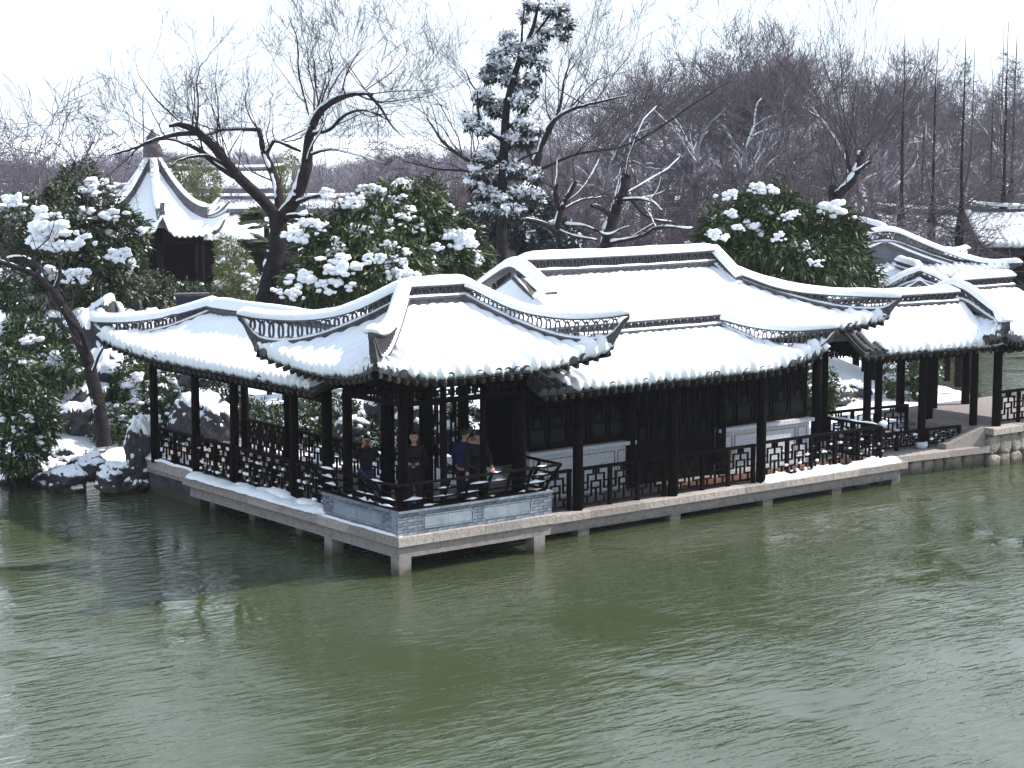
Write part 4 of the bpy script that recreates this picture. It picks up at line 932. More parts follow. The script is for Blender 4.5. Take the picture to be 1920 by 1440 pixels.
# ------------------------------------------------------------------ small pointed pavilion on the left knoll
tz = thing('knoll_pavilion', 'small pointed pavilion with steep snowy roof and tall grey finial on the knoll', 'pavilion', (14.85, 38.42, 0), 0)
HB, RB, ZE, ZA = 2.35, 2.65, 4.8, 7.75
az0 = math.atan2(*( (np.array([-21.3, -31.0]) - np.array([15.0, 38.3]))[::-1])) + math.radians(6)
def hexz(q): return ZA - (ZA - ZE) * (q * 1.62 - 0.62 * q * q)
rmb, smb = MB(), MB()
for k in range(6):
    a0, a1 = az0 + k * math.pi / 3, az0 + (k + 1) * math.pi / 3
    q = np.linspace(0.06, 1, 22)[:, None]; u = np.linspace(0, 1, 43)[None, :]
    fl = np.abs(2 * u - 1) ** 3
    x = (1 - u) * math.cos(a0) + u * math.cos(a1); y = (1 - u) * math.sin(a0) + u * math.sin(a1)
    rr = RB * q * (1 + 0.17 * fl * q ** 3); z = hexz(q) + 0.85 * fl ** 1.6 * q ** 5
    P = np.stack([x * rr, y * rr, z], -1); rmb.grid(P, True); rmb.grid(P - np.array([0, 0, 0.1]), True)
    rmb.grid(np.stack([P[-1], P[-1] - (0, 0, 0.1)]), True)
    rib = np.abs(np.cos(u * math.pi * 10)); T = 0.1 + 0.06 * rib * sm(q, 0.7, 1) + 0.04 * wob(P, 2, 5)
    Q = P + np.stack([0 * T, 0 * T, T], -1); out = np.stack([x, y, 0 * x], -1)
    e1 = Q[-1:] + out * 0.08 - np.stack([0 * rib, 0 * rib, 0.06 + 0 * rib], -1); e2 = P[-1:] + out * 0.06 - np.stack([0 * rib, 0 * rib, 0.12 * rib], -1)
    smb.grid(np.concatenate([Q, e1, e2, P[-1:] - out * 0.03]), True)
rf = part('roof', rmb, TILE, tz); stuff(part('roof_snow', smb, SNOW, rf))
for k in range(6):
    a0 = az0 + k * math.pi / 3; q = np.linspace(0.1, 1.02, 30)
    rr = RB * q * (1 + 0.17 * q ** 3); P = np.stack([math.cos(a0) * rr, math.sin(a0) * rr, hexz(q) + 0.85 * q ** 5], 1)
    i = 23
    r_ = ridge(P[:i], 0.46, None, tz, wid=0.2, tiles=False, snowh=0.13, seed=k, bh=0.38); r_.data.materials[0] = TILE
    r_ = ridge(P[i - 1:], 0.16 + 0.2 * np.linspace(0, 1, 30 - i + 1) ** 2, None, tz, wid=0.12, tiles=False, snowh=0.08, seed=k, bh=0.05)
mb = MB(); mb.lathe([(0.42, 7.2), (0.42, 7.55), (0.34, 7.6), (0.3, 7.7), (0.36, 7.8), (0.38, 8.05), (0.3, 8.25), (0.22, 8.3), (0.3, 8.36), (0.2, 8.55), (0.09, 8.7), (0.03, 8.85)], 12); part('finial', mb, mat('finial_stone', (0.11, 0.095, 0.098), 0.9, 0.1, noise=(8, (0.07, 0.063, 0.066), 0.4, 0.7, 5)), tz)
cmx = column_mesh(3.3, 0.13); gzz = float(ground_z(np.array([15.0]), np.array([38.3]))[0])
for k in range(6):
    a0 = az0 + k * math.pi / 3; put('column', cmx, tz, (1.95 * math.cos(a0), 1.95 * math.sin(a0), 1.75))
    a1 = a0 + math.pi / 3; p_ = np.array([1.95 * math.cos(a0), 1.95 * math.sin(a0)]); q_ = np.array([1.95 * math.cos(a1), 1.95 * math.sin(a1)])
    mb = MB(); mb.bar((*p_, 4.78), (*q_, 4.78), 0.14, 0.22); mb.bar((*p_, 4.45), (*q_, 4.45), 0.06, 0.06); part('eave_beam', mb, WOOD, tz)
    L = np.linalg.norm(q_ - p_); rz = math.atan2(q_[1] - p_[1], q_[0] - p_[0])
    put('hanging_lattice', fret(L - 0.26, 0.28, 'c'), tz, (*(p_ + (q_ - p_) / L * 0.13), 4.47), (0, 0, rz))
    if k in (2, 3): mb = MB(); mb.bar((*p_, 3.4), (*q_, 3.4), 0.05, 2.1); part('dark_backing', mb, WOOD, tz)  # solid boards added at the back to darken the gaps between columns
    if k != 3: put('lattice_panel', fret(L - 0.26, 0.7), tz, (*(p_ + (q_ - p_) / L * 0.13), 2.3), (0, 0, rz))
mb = MB(); mb.lathe([(2.5, 0.6), (2.5, 1.9), (2.35, 2.0)], 6); part('plinth', mb, GRAN, tz)

# small roofed gallery beside the knoll pavilion and far halls
def far_hall(name, label, cat, c, L, D, z0, z1, base, rz, wall=FARWALL, t=0.16, group=None, win=0):
    th = thing(name, label, cat, (c[0], c[1], 0), rz, group)
    R = Roof(L / 2, D / 2, L / 2, z0, z1, 0, 0, 1, lg=-L / 2, rg=L / 2, t=t, seed=int(L * 7) % 50, pitch=0.3)
    rf = R.shell('FB', th); R.snow('FB', rf)
    xs = np.linspace(-L / 2 - .1, L / 2 + .1, 14); ridge(np.stack([xs, 0 * xs, z1 + 0.25 * (2 * xs / L) ** 4], 1), 0.3, None, th, tiles=False, snowh=0.14, wid=0.25)
    for s_ in (-1, 1):
        yy = np.linspace(-D / 2, D / 2, 20); ridge(np.stack([np.full(20, s_ * L / 2), yy, R.prof(np.abs(yy) / (D / 2))], 1), 0.18, None, th, tiles=False, snowh=0.12, wid=0.22, bh=.05)
    mb = MB(); mb.bb(-L / 2 + 0.3, L / 2 - 0.3, -D / 2 + 0.6, D / 2 - 0.6, base, z0 + 0.1); w = part('wall', mb, wall, th)
    for i in range(win):
        x = -L / 2 + 0.3 + (L - .6) * (i + 0.5) / win; mb = MB(); ww = (L - .6) / win * 0.7
        mb.bb(x - ww / 2, x + ww / 2, -D / 2 + 0.55, -D / 2 + 0.597, z0 - 1.9, z0 - 0.5); f_ = part('window', mb, WOOD, w)
    return th
def at2(px, py, D): P = atd(px, py, D); return (float(P[0]), float(P[1])), float(P[2])
c, z = at2(455, 415, 80); far_hall('garden_gallery', 'low roofed gallery abutting the right side of the knoll pavilion', 'gallery', c, 5.0, 2.2, z - 0.6, z + 0.25, 0.6, math.radians(-25), WOOD)
c, z = at2(432, 345, 150); far_hall('far_house', 'distant grey-walled house with a snow roof seen between the big tree limbs', 'house', c, 9, 6, z - 0.2, z + 1.0, 0.5, math.radians(-30), WALLG, win=3)
c, z = at2(1810, 428, 100); far_hall('far_hall', 'large dark hall with broad snow roof behind the straight dark trunks', 'hall', c, 9.0, 7, z - 0.9, z + 0.7, 0.5, math.radians(-36), win=4, t=.2)
c, z = at2(1700, 440, 104); far_hall('far_hall', 'lower dark wing left of the large far hall', 'hall', c, 7, 5, z - 0.7, z + 0.4, 0.5, math.radians(-36), win=3, t=.2)
c, z = at2(1925, 428, 97); far_hall('far_hall', 'far hall cut by the picture edge right of the large dark hall', 'hall', c, 6, 6, z - 0.7, z + 0.8, 0.5, math.radians(-36), win=2, t=.2)
c, z = at2(90, 362, 150); far_hall('garden_wall', 'long snow-capped garden wall among the far trees on the left', 'wall', c, 22, 1.6, z - 0.2, z + 0.3, 0.4, math.radians(-38), WALLG)
c, z = at2(520, 380, 140); far_hall('garden_wall', 'long snow-capped garden wall behind the forked tree', 'wall', c, 24, 1.6, z - 0.3, z + 0.2, 0.4, math.radians(-38), WALLG)

# ------------------------------------------------------------------ rocks with snow on them
def rock_mesh(seed, sub=4):
    V, F = ICO[sub]; r = 1 + 0.34 * wob(V, 1.3, seed) + 0.2 * wob(V, 3.1, seed + 9) + 0.025 * wob(V, 8, seed + 4)
    r = r - 0.18 * np.clip(wob(V, 2.1, seed + 20), 0.2, 1)
    P = V * r[:, None]; me = MB(); me.add(P, F, True)
    N = np.zeros_like(P); fn = np.cross(P[F[:, 1]] - P[F[:, 0]], P[F[:, 2]] - P[F[:, 0]])
    for k in range(3): np.add.at(N, F[:, k], fn)
    N /= np.linalg.norm(N, axis=1, keepdims=True) + 1e-9
    th = 0.075 * sm(N[:, 2] + 0.12 * wob(V, 1.8, seed + 2), 0.4, 0.75)
    ok = (th > 0.006); keep = ok[F].sum(1) >= 2
    Q = P + N * (th - 0.012)[:, None] * 0.6 + np.array([0, 0, 1.0]) * (th - 0.012)[:, None]
    sn = MB(); sn.add(Q, F[keep], True)
    return me.mesh('rock', ROCK), sn.mesh('snow', SNOW)
ROCKS = [rock_mesh(s_) for s_ in range(7)]
def rock(k, loc, d, rz, label, group=None):
    a, b = ROCKS[k % 7]; o = put('rock', a, None, loc, (0, 0, rz), tuple(x / 2 for x in d)); tag(o, label, 'rock', group)
    stuff(put('snow', b, o)); return o
RK = []
def rock_px(px, py, D, w, h, label, group='snow-topped rockery stones', k=None):
    P = atd(px, py, D); i = len(RK); rock(k if k is not None else i, tuple(P), (w, w * 0.8, h), i * 1.7, label, group); RK.append(P)
# left shore rockery (picture order from the gallery towards the left edge)
rock_px(262, 850, 47.5, 0.75, 1.5, 'tall dark rock with a loaf of snow standing at the gallery end'); rock_px(275, 800, 48.2, 0.9, 0.5, 'mushroom rock top with thick snow beside the gallery end')
rock_px(248, 895, 47.6, 0.9, 0.9, 'low rock at the water edge below the tall snow-capped rock')
rock_px(130, 866, 49, 1.2, 0.8, 'rounded bank rock left of the leaning tree foot'); rock_px(170, 880, 48, 0.9, 0.7, 'dark wet rock lying in snow before the leaning tree')
rock_px(90, 893, 48.5, 1.1, 0.9, 'flat shore rock half under snow near the left edge'); rock_px(40, 900, 49, 1.3, 1.0, 'shore rock at the far left water edge')
rock_px(130, 905, 47.6, 1.0, 0.7, 'snow shelf rock touching the water on the left')
rock_px(212, 900, 47.6, 1.0, 0.8, 'snow-laden slab between the leaning tree and the gallery end')
for i, (px, py, D, w, h) in enumerate([(115, 640, 57, 2.4, 2.2), (70, 600, 58, 2.0, 1.6), (185, 645, 56, 1.8, 2.4), (120, 715, 55, 2.2, 1.8), (60, 720, 56, 2.0, 1.7), (200, 730, 54, 2.2, 1.8), (250, 690, 55, 1.8, 1.7),
        (265, 760, 53, 1.6, 1.6), (150, 780, 53, 2.4, 2.0), (80, 790, 54, 2.0, 1.6), (30, 660, 58, 2.2, 2.2), (230, 620, 58, 2.2, 1.6), (285, 650, 58, 1.7, 1.8), (20, 770, 54, 1.8, 1.6), (205, 800, 53, 1.8, 1.4), (290, 720, 56, 1.6, 1.8)]):
    pos = ['upper', 'top left', 'upper right', 'middle', 'left middle', 'right middle', 'right side', 'lower right', 'central lower', 'lower left', 'far left top', 'crest', 'crest by the gallery roof', 'left foot', 'right foot', 'gallery side'][i]
    rock_px(px, py, D, w, h, 'dark rockery boulder patched with snow, %s of the left mound' % pos)
# courtyard rockery seen through the pavilion
for i, (px, py, D, w, h) in enumerate([(795, 800, 49.5, 1.5, 1.0), (845, 820, 48.5, 1.1, 0.9), (660, 805, 49, 0.9, 0.9), (715, 780, 50, 1.0, 1.2), (375, 780, 51.5, 1.3, 1.2), (410, 790, 51, 1.1, 1.0), (860, 880, 46.8, 1.0, 0.5), (345, 800, 52, 0.9, .8), (925, 840, 49, 1.4, 1.2)]):
    pos = ['large white-capped', 'low flat', 'small', 'upright', 'white mound-like', 'rounded', 'flat', 'leaning', 'dim'][i]
    rock_px(px, py, D, w, h, '%s garden rock seen through the open galleries' % pos, 'courtyard rocks')
for i, (px, py, D) in enumerate([(1600, 735, 60), (1560, 745, 58), (1690, 725, 62), (1665, 700, 64)]):
    rock_px(px, py, D, 1.3, 0.9, ['small snow-topped rock on the slope behind the covered walk', 'rock under the dark shrub by the hall corner', 'rock beside the dark ivy clump behind the walk', 'uppermost rock of the snowy slope behind the walk'][i], 'slope rocks')
for i, (px, py) in enumerate([(235, 572), (205, 572), (360, 566)]):
    P = atd(px, py, 62); o = thing('stone_wall', ['old grey garden wall stub under the left evergreen', 'lower grey wall end left of the wall stub', 'grey wall stub before the knoll pavilion'][i], 'wall', (float(P[0]), float(P[1]), 0), math.radians(-38 + 8 * i))
    mb = MB(); mb.bb(-.5, .5, -0.2, 0.2, 0.4, float(P[2]) + 0.2); part('wall_body', mb, FARWALL, o); mb = MB(); mb.bb(-.56, .56, -0.28, 0.28, float(P[2]) + 0.201, float(P[2]) + 0.28); part('coping', mb, RIDGE, o)
# ------------------------------------------------------------------ foliage
def leaf_cloud(C, N, rs, nleaf, ln, wd, spread=0.5, droop=0.35):
    """clusters of rhombic leaves: C (m,3) cluster centres, N (m,3) outward directions"""
    m = len(C); D = rs.normal(0, 1, (m, nleaf, 3)); D /= np.linalg.norm(D, axis=-1, keepdims=True)
    D = D * spread * 2 + N[:, None, :]; D[..., 2] -= droop * rs.uniform(0, 1.6, (m, nleaf)); D /= np.linalg.norm(D, axis=-1, keepdims=True) + 1e-9
    B = C[:, None, :] + D * (ln * rs.uniform(0.05, 0.5, (m, nleaf, 1))) + rs.normal(0, ln * 0.25, (m, nleaf, 3))
    L = ln * rs.uniform(0.6, 1.25, (m, nleaf, 1)); S = np.cross(D, rs.normal(0, 1, (m, nleaf, 3)) * 0.6 + np.array([0, 0, 1.0])); S /= np.linalg.norm(S, axis=-1, keepdims=True) + 1e-9
    W_ = wd * rs.uniform(0.7, 1.2, (m, nleaf, 1)); mid = B + D * L * 0.45
    tip = B + D * L - np.array([0, 0, 1.0]) * L * 0.18
    V = np.stack([B, mid + S * W_ / 2, tip, mid - S * W_ / 2], 2).reshape(-1, 3)
    return V, np.arange(len(V)).reshape(-1, 4)
def shell_points(ells, n, rs, inner=0.55):
    vol = np.array([np.prod(e[1]) ** (2 / 3) for e in ells]); cnt = np.maximum(3, (n * vol / vol.sum()).astype(int)); P, Nn = [], []
    for (c, d), k in zip(ells, cnt):
        u = rs.normal(0, 1, (k, 3)); u /= np.linalg.norm(u, axis=1, keepdims=True); r = inner + (1 - inner) * rs.uniform(0, 1, (k, 1)) ** 0.6
        r = r * (1 + 0.3 * wob(u * 1.0 + np.array(c) * 0.3, 2.2, k % 17)[:, None]); P.append(np.array(c) + u * r * np.array(d) / 2); Nn.append(u)
    return np.concatenate(P), np.concatenate(Nn)
def shrub(name, label, cat, ells, n, leafm, ln, wd, nleaf=12, snow=26, snow_d=(0.3, 0.6), seed=0, base=None, trunk=0.1, droop=0.35, group=None, inner=0.55, dust=0.0, lumps=()):
    rs = np.random.RandomState(seed); cen = np.mean([e[0] for e in ells], 0)
    if base is None: base = (cen[0], cen[1], float(ground_z(np.array([cen[0]]), np.array([cen[1]]))[0]))
    t = thing(name, label, cat, tuple(base), 0, group); o0 = np.array(base)
    P, Nn = shell_points(ells, n, rs, inner); mb = MB(); V, F = leaf_cloud(P - o0, Nn, rs, nleaf, ln, wd, droop=droop); mb.add(V, F)
    stuff(part('crown', mb, leafm, t))
    mb = MB(); lines = []
    for c, d in ells:
        for k in range(4):
            q = np.array(c) + rs.uniform(-.35, .35, 3) * np.array(d) - o0; h = np.linspace(0, 1, 7)[:, None]
            bend = rs.normal(0, 0.12, 3); L = q * h + bend * np.sin(h * math.pi) + np.array([0, 0, 0.15]) * np.sin(h * math.pi); lines.append((L, trunk * (1 - 0.85 * h[:, 0])))
    tubes(mb, lines, 6); part('trunk', mb, BARK, t)
    if snow:
        up = np.where(Nn[:, 2] > 0.05)[0]; ms = MB()
        for i in rs.choice(up, min(snow, len(up)), replace=False):
            d = rs.uniform(*snow_d) * (0.7 + 0.6 * Nn[i, 2])
            c = P[i] - o0 + Nn[i] * 0.06
            o_ = Nn[i] * (1, 1, 0); side = np.array([-o_[1], o_[0], 0]); side = side / (np.linalg.norm(side) + 1e-6)
            for k in range(rs.randint(4, 9)):
                a_ = rs.uniform(0, 1); q = c + side * rs.normal(0, d * 0.32) + o_ * a_ * d * 0.45 - np.array([0, 0, 1]) * a_ ** 1.5 * d * 0.75 + rs.normal(0, d * .1, 3); e = d * rs.uniform(0.28, 0.62) * (1 - 0.35 * a_)
                blob(ms, q, (e * rs.uniform(.9, 1.4), e * rs.uniform(.8, 1.2), e * rs.uniform(.5, .85)), 2, 0.42, i + k * 5, 2.3)
        for n_, (px, py, D, w_) in enumerate(lumps):                           # the big loads of snow one can point to
            c = atd(px, py, D) - o0; d = w_ * D / FPX
            for k in range(20):
                a_ = rs.uniform(0, 1); q = c + RT * rs.normal(0, d * .32) + np.array([0, 0, d * (.12 - .6 * a_)]) - np.array([FW[0], FW[1], 0]) * d * (.1 + .3 * a_) * rs.uniform(.3, 1); e = d * rs.uniform(.2, .46) * (1 - .3 * a_)
                blob(ms, q, (e * rs.uniform(.9, 1.4), e, e * rs.uniform(.55, .95)), 2, 0.42, n_ * 20 + k, 2.4)
        if dust:
            sel = rs.choice(len(P), int(len(P) * dust), replace=False); V, F = leaf_cloud(P[sel] - o0 + np.array([0, 0, 0.035]), Nn[sel] * .4 + (0, 0, .3), rs, 5, ln * 0.85, wd * 1.15, spread=0.8, droop=0.1); ms.add(V, F)
        stuff(part('snow', ms, SNOW, t))
    return t
def E_(px, py, D, wpx, hpx, dep=None):
    s_ = D / FPX; w = wpx * s_; return (atd(px, py, D), (w * (dep or 0.9), w * (dep or .9), hpx * s_))
# the broad evergreen behind the corner pavilion
shrub('evergreen_shrub', 'big glossy evergreen with fat snow clumps behind the corner pavilion roof', 'shrub', [E_(700, 430, 56, 190, 150), E_(780, 420, 57, 160, 150), E_(640, 470, 55, 170, 130), E_(700, 500, 54.5, 230, 130), E_(600, 525, 54, 130, 110), E_(830, 500, 57, 150, 130), E_(740, 380, 57, 110, 80)],
      2100, LEAF, 0.26, 0.085, 12, 60, (0.34, 0.66), 1, droop=0.7, lumps=[(615, 357, 54.5, 32), (690, 350, 55.5, 26), (660, 374, 54.5, 30), (742, 370, 55.5, 26), (640, 485, 52.8, 58), (575, 515, 52.8, 48), (560, 440, 53.5, 34), (760, 500, 53, 44), (590, 415, 53.5, 36), (700, 480, 52.6, 30), (730, 455, 53.4, 28), (815, 460, 55.2, 24), (625, 530, 52.8, 40), (545, 545, 53, 36)])
shrub('evergreen_shrub', 'lower end of evergreen with one large snow loaf left of the slim cypress', 'shrub', [E_(850, 450, 58, 110, 90), E_(880, 490, 58, 90, 90)], 420, LEAF2, 0.24, 0.08, 12, 8, (0.3, 0.5), 2, droop=.6, lumps=[(870, 440, 56.2, 52), (848, 435, 56.4, 30)])
shrub('evergreen_shrub', 'large rounded evergreen with white snow puffs behind the hall roof ridge', 'shrub', [E_(1440, 420, 62, 170, 130), E_(1385, 440, 62, 150, 110), E_(1520, 450, 63, 180, 140), E_(1580, 470, 63, 100, 110), E_(1480, 490, 62, 280, 120), E_(1350, 470, 62, 120, 90), E_(1620, 525, 62, 80, 50)],
      2300, LEAF, 0.3, 0.085, 13, 40, (0.28, 0.55), 3, droop=0.75, lumps=[(1365, 362, 60.8, 28), (1420, 348, 61, 28), (1444, 350, 61, 26), (1566, 384, 61.4, 48), (1372, 396, 60.2, 20), (1476, 402, 60.3, 22), (1530, 490, 60, 20), (1345, 436, 60.3, 30), (1384, 424, 60, 18), (1460, 440, 59.8, 24), (1490, 398, 60.5, 18)])
shrub('evergreen_shrub', 'evergreen sprig clump hanging beside the hall corner over the terrace end', 'shrub', [E_(1530, 735, 56.5, 70, 120), E_(1515, 770, 56.5, 50, 80)], 300, LEAF, 0.2, 0.06, 10, 8, (0.15, 0.3), 4)
shrub('ivy_clump', 'dark ivy mound powdered with snow behind the covered walk', 'shrub', [E_(1700, 730, 60, 90, 110), E_(1735, 700, 60, 60, 90)], 420, LEAF, 0.15, 0.06, 10, 10, (0.15, 0.35), 5, dust=.12)
shrub('withered_shrub', 'small clump with rusty withered leaves on the snowy slope', 'shrub', [E_(1592, 745, 58.5, 22, 18), E_(1565, 742, 59, 26, 20)], 40, DRYLEAF, 0.12, 0.05, 8, 0, seed=6)
# the mass on the left shore
shrub('evergreen_tree', 'tall dark evergreen with lumps of snow at the left below the pale sky', 'tree', [E_(140, 400, 60, 170, 130), E_(210, 450, 59, 150, 160), E_(100, 470, 58, 190, 150), E_(40, 430, 59, 130, 130), E_(180, 530, 58, 200, 120), E_(70, 550, 57, 190, 110), E_(150, 340, 61, 90, 70)],
      2700, LEAF2, 0.2, 0.075, 12, 30, (0.3, 0.6), 7, droop=0.5, dust=0.07, lumps=[(92, 430, 55.6, 70), (125, 440, 55.6, 56), (85, 392, 56.5, 40), (200, 398, 57.5, 34), (226, 472, 56.8, 36), (30, 370, 57.5, 34), (140, 510, 55.4, 44)])
shrub('evergreen_shrub', 'dark leafy branch hanging low at the left picture edge', 'shrub', [E_(20, 720, 48, 90, 130), E_(60, 790, 48, 110, 110), E_(30, 840, 47.5, 110, 80)], 620, LEAF, 0.18, 0.075, 11, 12, (0.2, 0.42), 8, dust=0.1)
shrub('evergreen_shrub', 'snow-dusted leafy shrub over the rockery left of the leaning trunk', 'shrub', [E_(60, 650, 53, 150, 110), E_(110, 690, 52, 110, 70)], 620, LEAF, 0.17, 0.07, 11, 10, (0.3, 0.55), 9, dust=0.1)
shrub('evergreen_shrub', 'dense dark shrub between the rockery and the left gallery end', 'shrub', [E_(265, 720, 53, 120, 90), E_(240, 800, 52, 130, 90), E_(290, 770, 52.5, 90, 110)], 700, LEAF, 0.15, 0.06, 11, 16, (0.25, 0.6), 10, dust=0.12)
shrub('evergreen_shrub', 'dim undergrowth below the knoll pavilion columns', 'shrub', [E_(330, 560, 64, 170, 60), E_(250, 545, 64, 150, 70), E_(385, 560, 64, 90, 40)], 800, LEAF2, 0.18, 0.06, 11, 8, (0.15, 0.3), 11, dust=.04)
shrub('bamboo_clump', 'yellowish bamboo powdered with snow right of the knoll pavilion', 'bamboo', [E_(440, 505, 70, 70, 100), E_(460, 540, 68, 90, 70), E_(430, 470, 72, 40, 60)], 700, LEAF3, 0.2, 0.035, 12, 30, (0.14, 0.4), 12, trunk=0.03, dust=0.2, droop=.8)
shrub('bamboo_clump', 'yellow-green bamboo tuft beyond the pointed roof', 'bamboo', [E_(385, 350, 105, 60, 70), E_(350, 320, 108, 60, 60)], 360, LEAF3, 0.3, 0.05, 12, 0, seed=13, trunk=0.03)
shrub('bamboo_clump', 'thin pale bamboo behind the forked tree', 'bamboo', [E_(545, 340, 100, 60, 110), E_(810, 370, 95, 50, 60)], 300, LEAF3, 0.3, 0.05, 10, 0, seed=14, trunk=0.03)
shrub('evergreen_shrub', 'dark conifer undergrowth left of the slim cypress foot', 'shrub', [E_(900, 430, 68, 90, 110), E_(985, 420, 68, 110, 110), E_(1040, 450, 67, 110, 60)], 900, NEEDLE, 0.22, 0.06, 12, 26, (0.2, 0.5), 15, dust=0.12)
shrub('evergreen_shrub', 'dark garden shrub in the courtyard behind the open pavilion', 'shrub', [E_(700, 830, 50, 170, 110), E_(560, 800, 51, 150, 120), E_(620, 760, 52, 130, 90)], 700, LEAF, 0.16, 0.06, 11, 20, (0.14, 0.34), 16, dust=0.04)
shrub('evergreen_shrub', 'courtyard shrub seen through the middle bay of the left gallery', 'shrub', [E_(470, 800, 52, 120, 110), E_(400, 740, 54, 130, 90)], 500, LEAF, 0.16, 0.06, 11, 16, (0.2, 0.42), 17, dust=.06)
shrub('evergreen_shrub', 'courtyard shrub in front of the hall side wall', 'shrub', [E_(800, 770, 50.5, 110, 70), E_(880, 800, 49, 100, 90), E_(760, 740, 52, 140, 70)], 500, LEAF, 0.16, 0.06, 11, 14, (0.14, 0.32), 18)
def palm(px, py, D, label, seed):
    rs = np.random.RandomState(seed); P = atd(px, py, D); g = float(ground_z(np.array([P[0]]), np.array([P[1]]))[0]); t = thing('fan_palm', label, 'palm', (P[0], P[1], g))
    mb = MB(); h = P[2] - g; tubes(mb, [(np.array([(0, 0, z) for z in np.linspace(0, h, 6)]), np.full(6, 0.09))], 8); part('trunk', mb, BARK, t)
    for k in range(11):
        a = rs.uniform(0, 6.28); el = rs.uniform(-0.4, 0.9); d = np.array([math.cos(a) * math.cos(el), math.sin(a) * math.cos(el), math.sin(el)]); c = d * 0.55 + (0, 0, h)
        mb = MB(); s_ = np.cross(d, (0, 0, 1)); s_ /= np.linalg.norm(s_); u = np.cross(s_, d); V = []; F = []
        tubes(mb, [(np.array([(0, 0, h), c * 0.5 + np.array([0, 0, h]) * .5, c]), np.array([.015, .012, .01]))], 4)
        for j in range(22):
            b = -1.25 + 2.5 * j / 21; q = d * math.cos(b) + s_ * math.sin(b); l = 0.62 * rs.uniform(.85, 1.1); w = np.cross(q, u) * 0.014
            V += [c - w, c + w, c + q * l * .6 + w * 1.3, c + q * l + np.array([0, 0, -0.12])]; F.append((len(V) - 4, len(V) - 3, len(V) - 2, len(V) - 1))
        mb.add(V, F); part('frond', mb, LEAF2, t)
palm(500, 425, 60, 'fan palm with spiky fronds left of the forked tree trunk', 3)
palm(530, 470, 58.5, 'lower fan palm behind the forked tree trunk', 4)

# ------------------------------------------------------------------ bare trees
def grow(out, rs, p, d, r, L, lvl, up, maxl, br=(3, 6), wig=0.22, ratio=0.62, ang=(0.45, 1.0), rmin=0.006, bias=None, rk=(0.35, 0.6)):
    n = 5 if lvl < maxl else 4; pts = [p]; dd = d
    for i in range(n - 1):
        dd = (dd[0] + rs.gauss(0, wig), dd[1] + rs.gauss(0, wig), dd[2] + rs.gauss(0, wig) + up)
        if bias: dd = tuple(a + b for a, b in zip(dd, bias))
        m = math.sqrt(sum(a * a for a in dd)); dd = tuple(a / m for a in dd); st = L / (n - 1)
        p = (p[0] + dd[0] * st, p[1] + dd[1] * st, p[2] + dd[2] * st); pts.append(p)
    rr = [max(rmin, r * (1 - 0.55 * i / (n - 1))) for i in range(n)]
    out.append((pts, rr, lvl))
    if lvl >= maxl: return
    k = rs.randint(*br)
    for j in range(k):
        f = rs.uniform(0.3, 1.0) if j else 1.0; i = min(n - 2, int(f * (n - 1))); q = pts[i + 1] if j == 0 else tuple(pts[i][c] + (pts[i + 1][c] - pts[i][c]) * (f * (n - 1) - i) for c in range(3))
        dv = tuple(pts[i + 1][c] - pts[i][c] for c in range(3)); m = math.sqrt(sum(a * a for a in dv)); dv = tuple(a / m for a in dv)
        rv = (rs.gauss(0, 1), rs.gauss(0, 1), rs.gauss(0, 1)); dt = sum(a * b for a, b in zip(rv, dv)); rv = tuple(a - dt * b for a, b in zip(rv, dv)); m = math.sqrt(sum(a * a for a in rv)) + 1e-6
        A = rs.uniform(*ang) * (0.5 if j == 0 else 1); nd = tuple(b * math.cos(A) + a / m * math.sin(A) for a, b in zip(rv, dv))
        grow(out, rs, q, nd, max(rmin, rr[i] * (0.75 if j == 0 else rs.uniform(*rk))), L * ratio * rs.uniform(0.7, 1.2), lvl + 1, up, maxl, br, wig, ratio, ang, rmin, bias, rk)
def tree_mesh(out, thick, sides=(7, 4, 3), m=(BARK, TWIG), snow_r=None, snow=(0.62, 0.62, 0.012)):
    a, b, s_ = MB(), MB(), MB(); A, B, C_ = [], [], []
    for pts, rr, lv in out:
        pts = np.array(pts); rr = np.array(rr)
        (A if rr[0] > thick else (B if rr[0] > thick * 0.35 else C_)).append((pts, rr))
    tubes(a, A, sides[0]); 
    if B: tubes(b, B, sides[1])
    if C_: tubes(b, C_, sides[2])
    if snow_r:
        S_ = []
        for p, r in [(np.array(p), np.array(r)) for p, r, l in out]:
            if r[0] > snow_r: S_.append((p, r))
        if S_:
            D = []
            for p, r in S_:                                   # resample so that the snow can be broken up
                k = max(4, int(np.linalg.norm(np.diff(p, axis=0), axis=1).sum() / 0.12)); x = np.linspace(0, len(p) - 1, k); D.append((np.stack([np.interp(x, range(len(p)), p[:, c]) for c in range(3)], 1), np.interp(x, range(len(p)), r)))
            tubes(s_, D, 8, snow)
    return a.mesh('trunk', m[0]), b.mesh('twigs', m[1]), (s_.mesh('snow', SNOW) if s_.n else None)
def place_tree(name, label, cat, ms, loc, rz=0, sc=1, group=None):
    t = thing(name, label, cat, tuple(float(c) for c in loc), rz, group); t.scale = (sc, sc, sc)
    put('trunk', ms[0], t); stuff(put('twigs', ms[1], t))
    if ms[2]: stuff(put('snow', ms[2], t))
    return t
def smooth_line(ctrl, rad, n):
    P = np.array(ctrl, float); x = np.linspace(0, len(P) - 1, n); i = np.clip(x.astype(int), 0, len(P) - 2); f = x - i
    g = lambda k: P[np.clip(i + k, 0, len(P) - 1)]
    a, b, c, d = g(-1), g(0), g(1), g(2); f = f[:, None]
    Q = 0.5 * (2 * b + (c - a) * f + (2 * a - 5 * b + 4 * c - d) * f ** 2 + (3 * b - a - 3 * c + d) * f ** 3)
    return Q, np.interp(x, range(len(P)), rad)
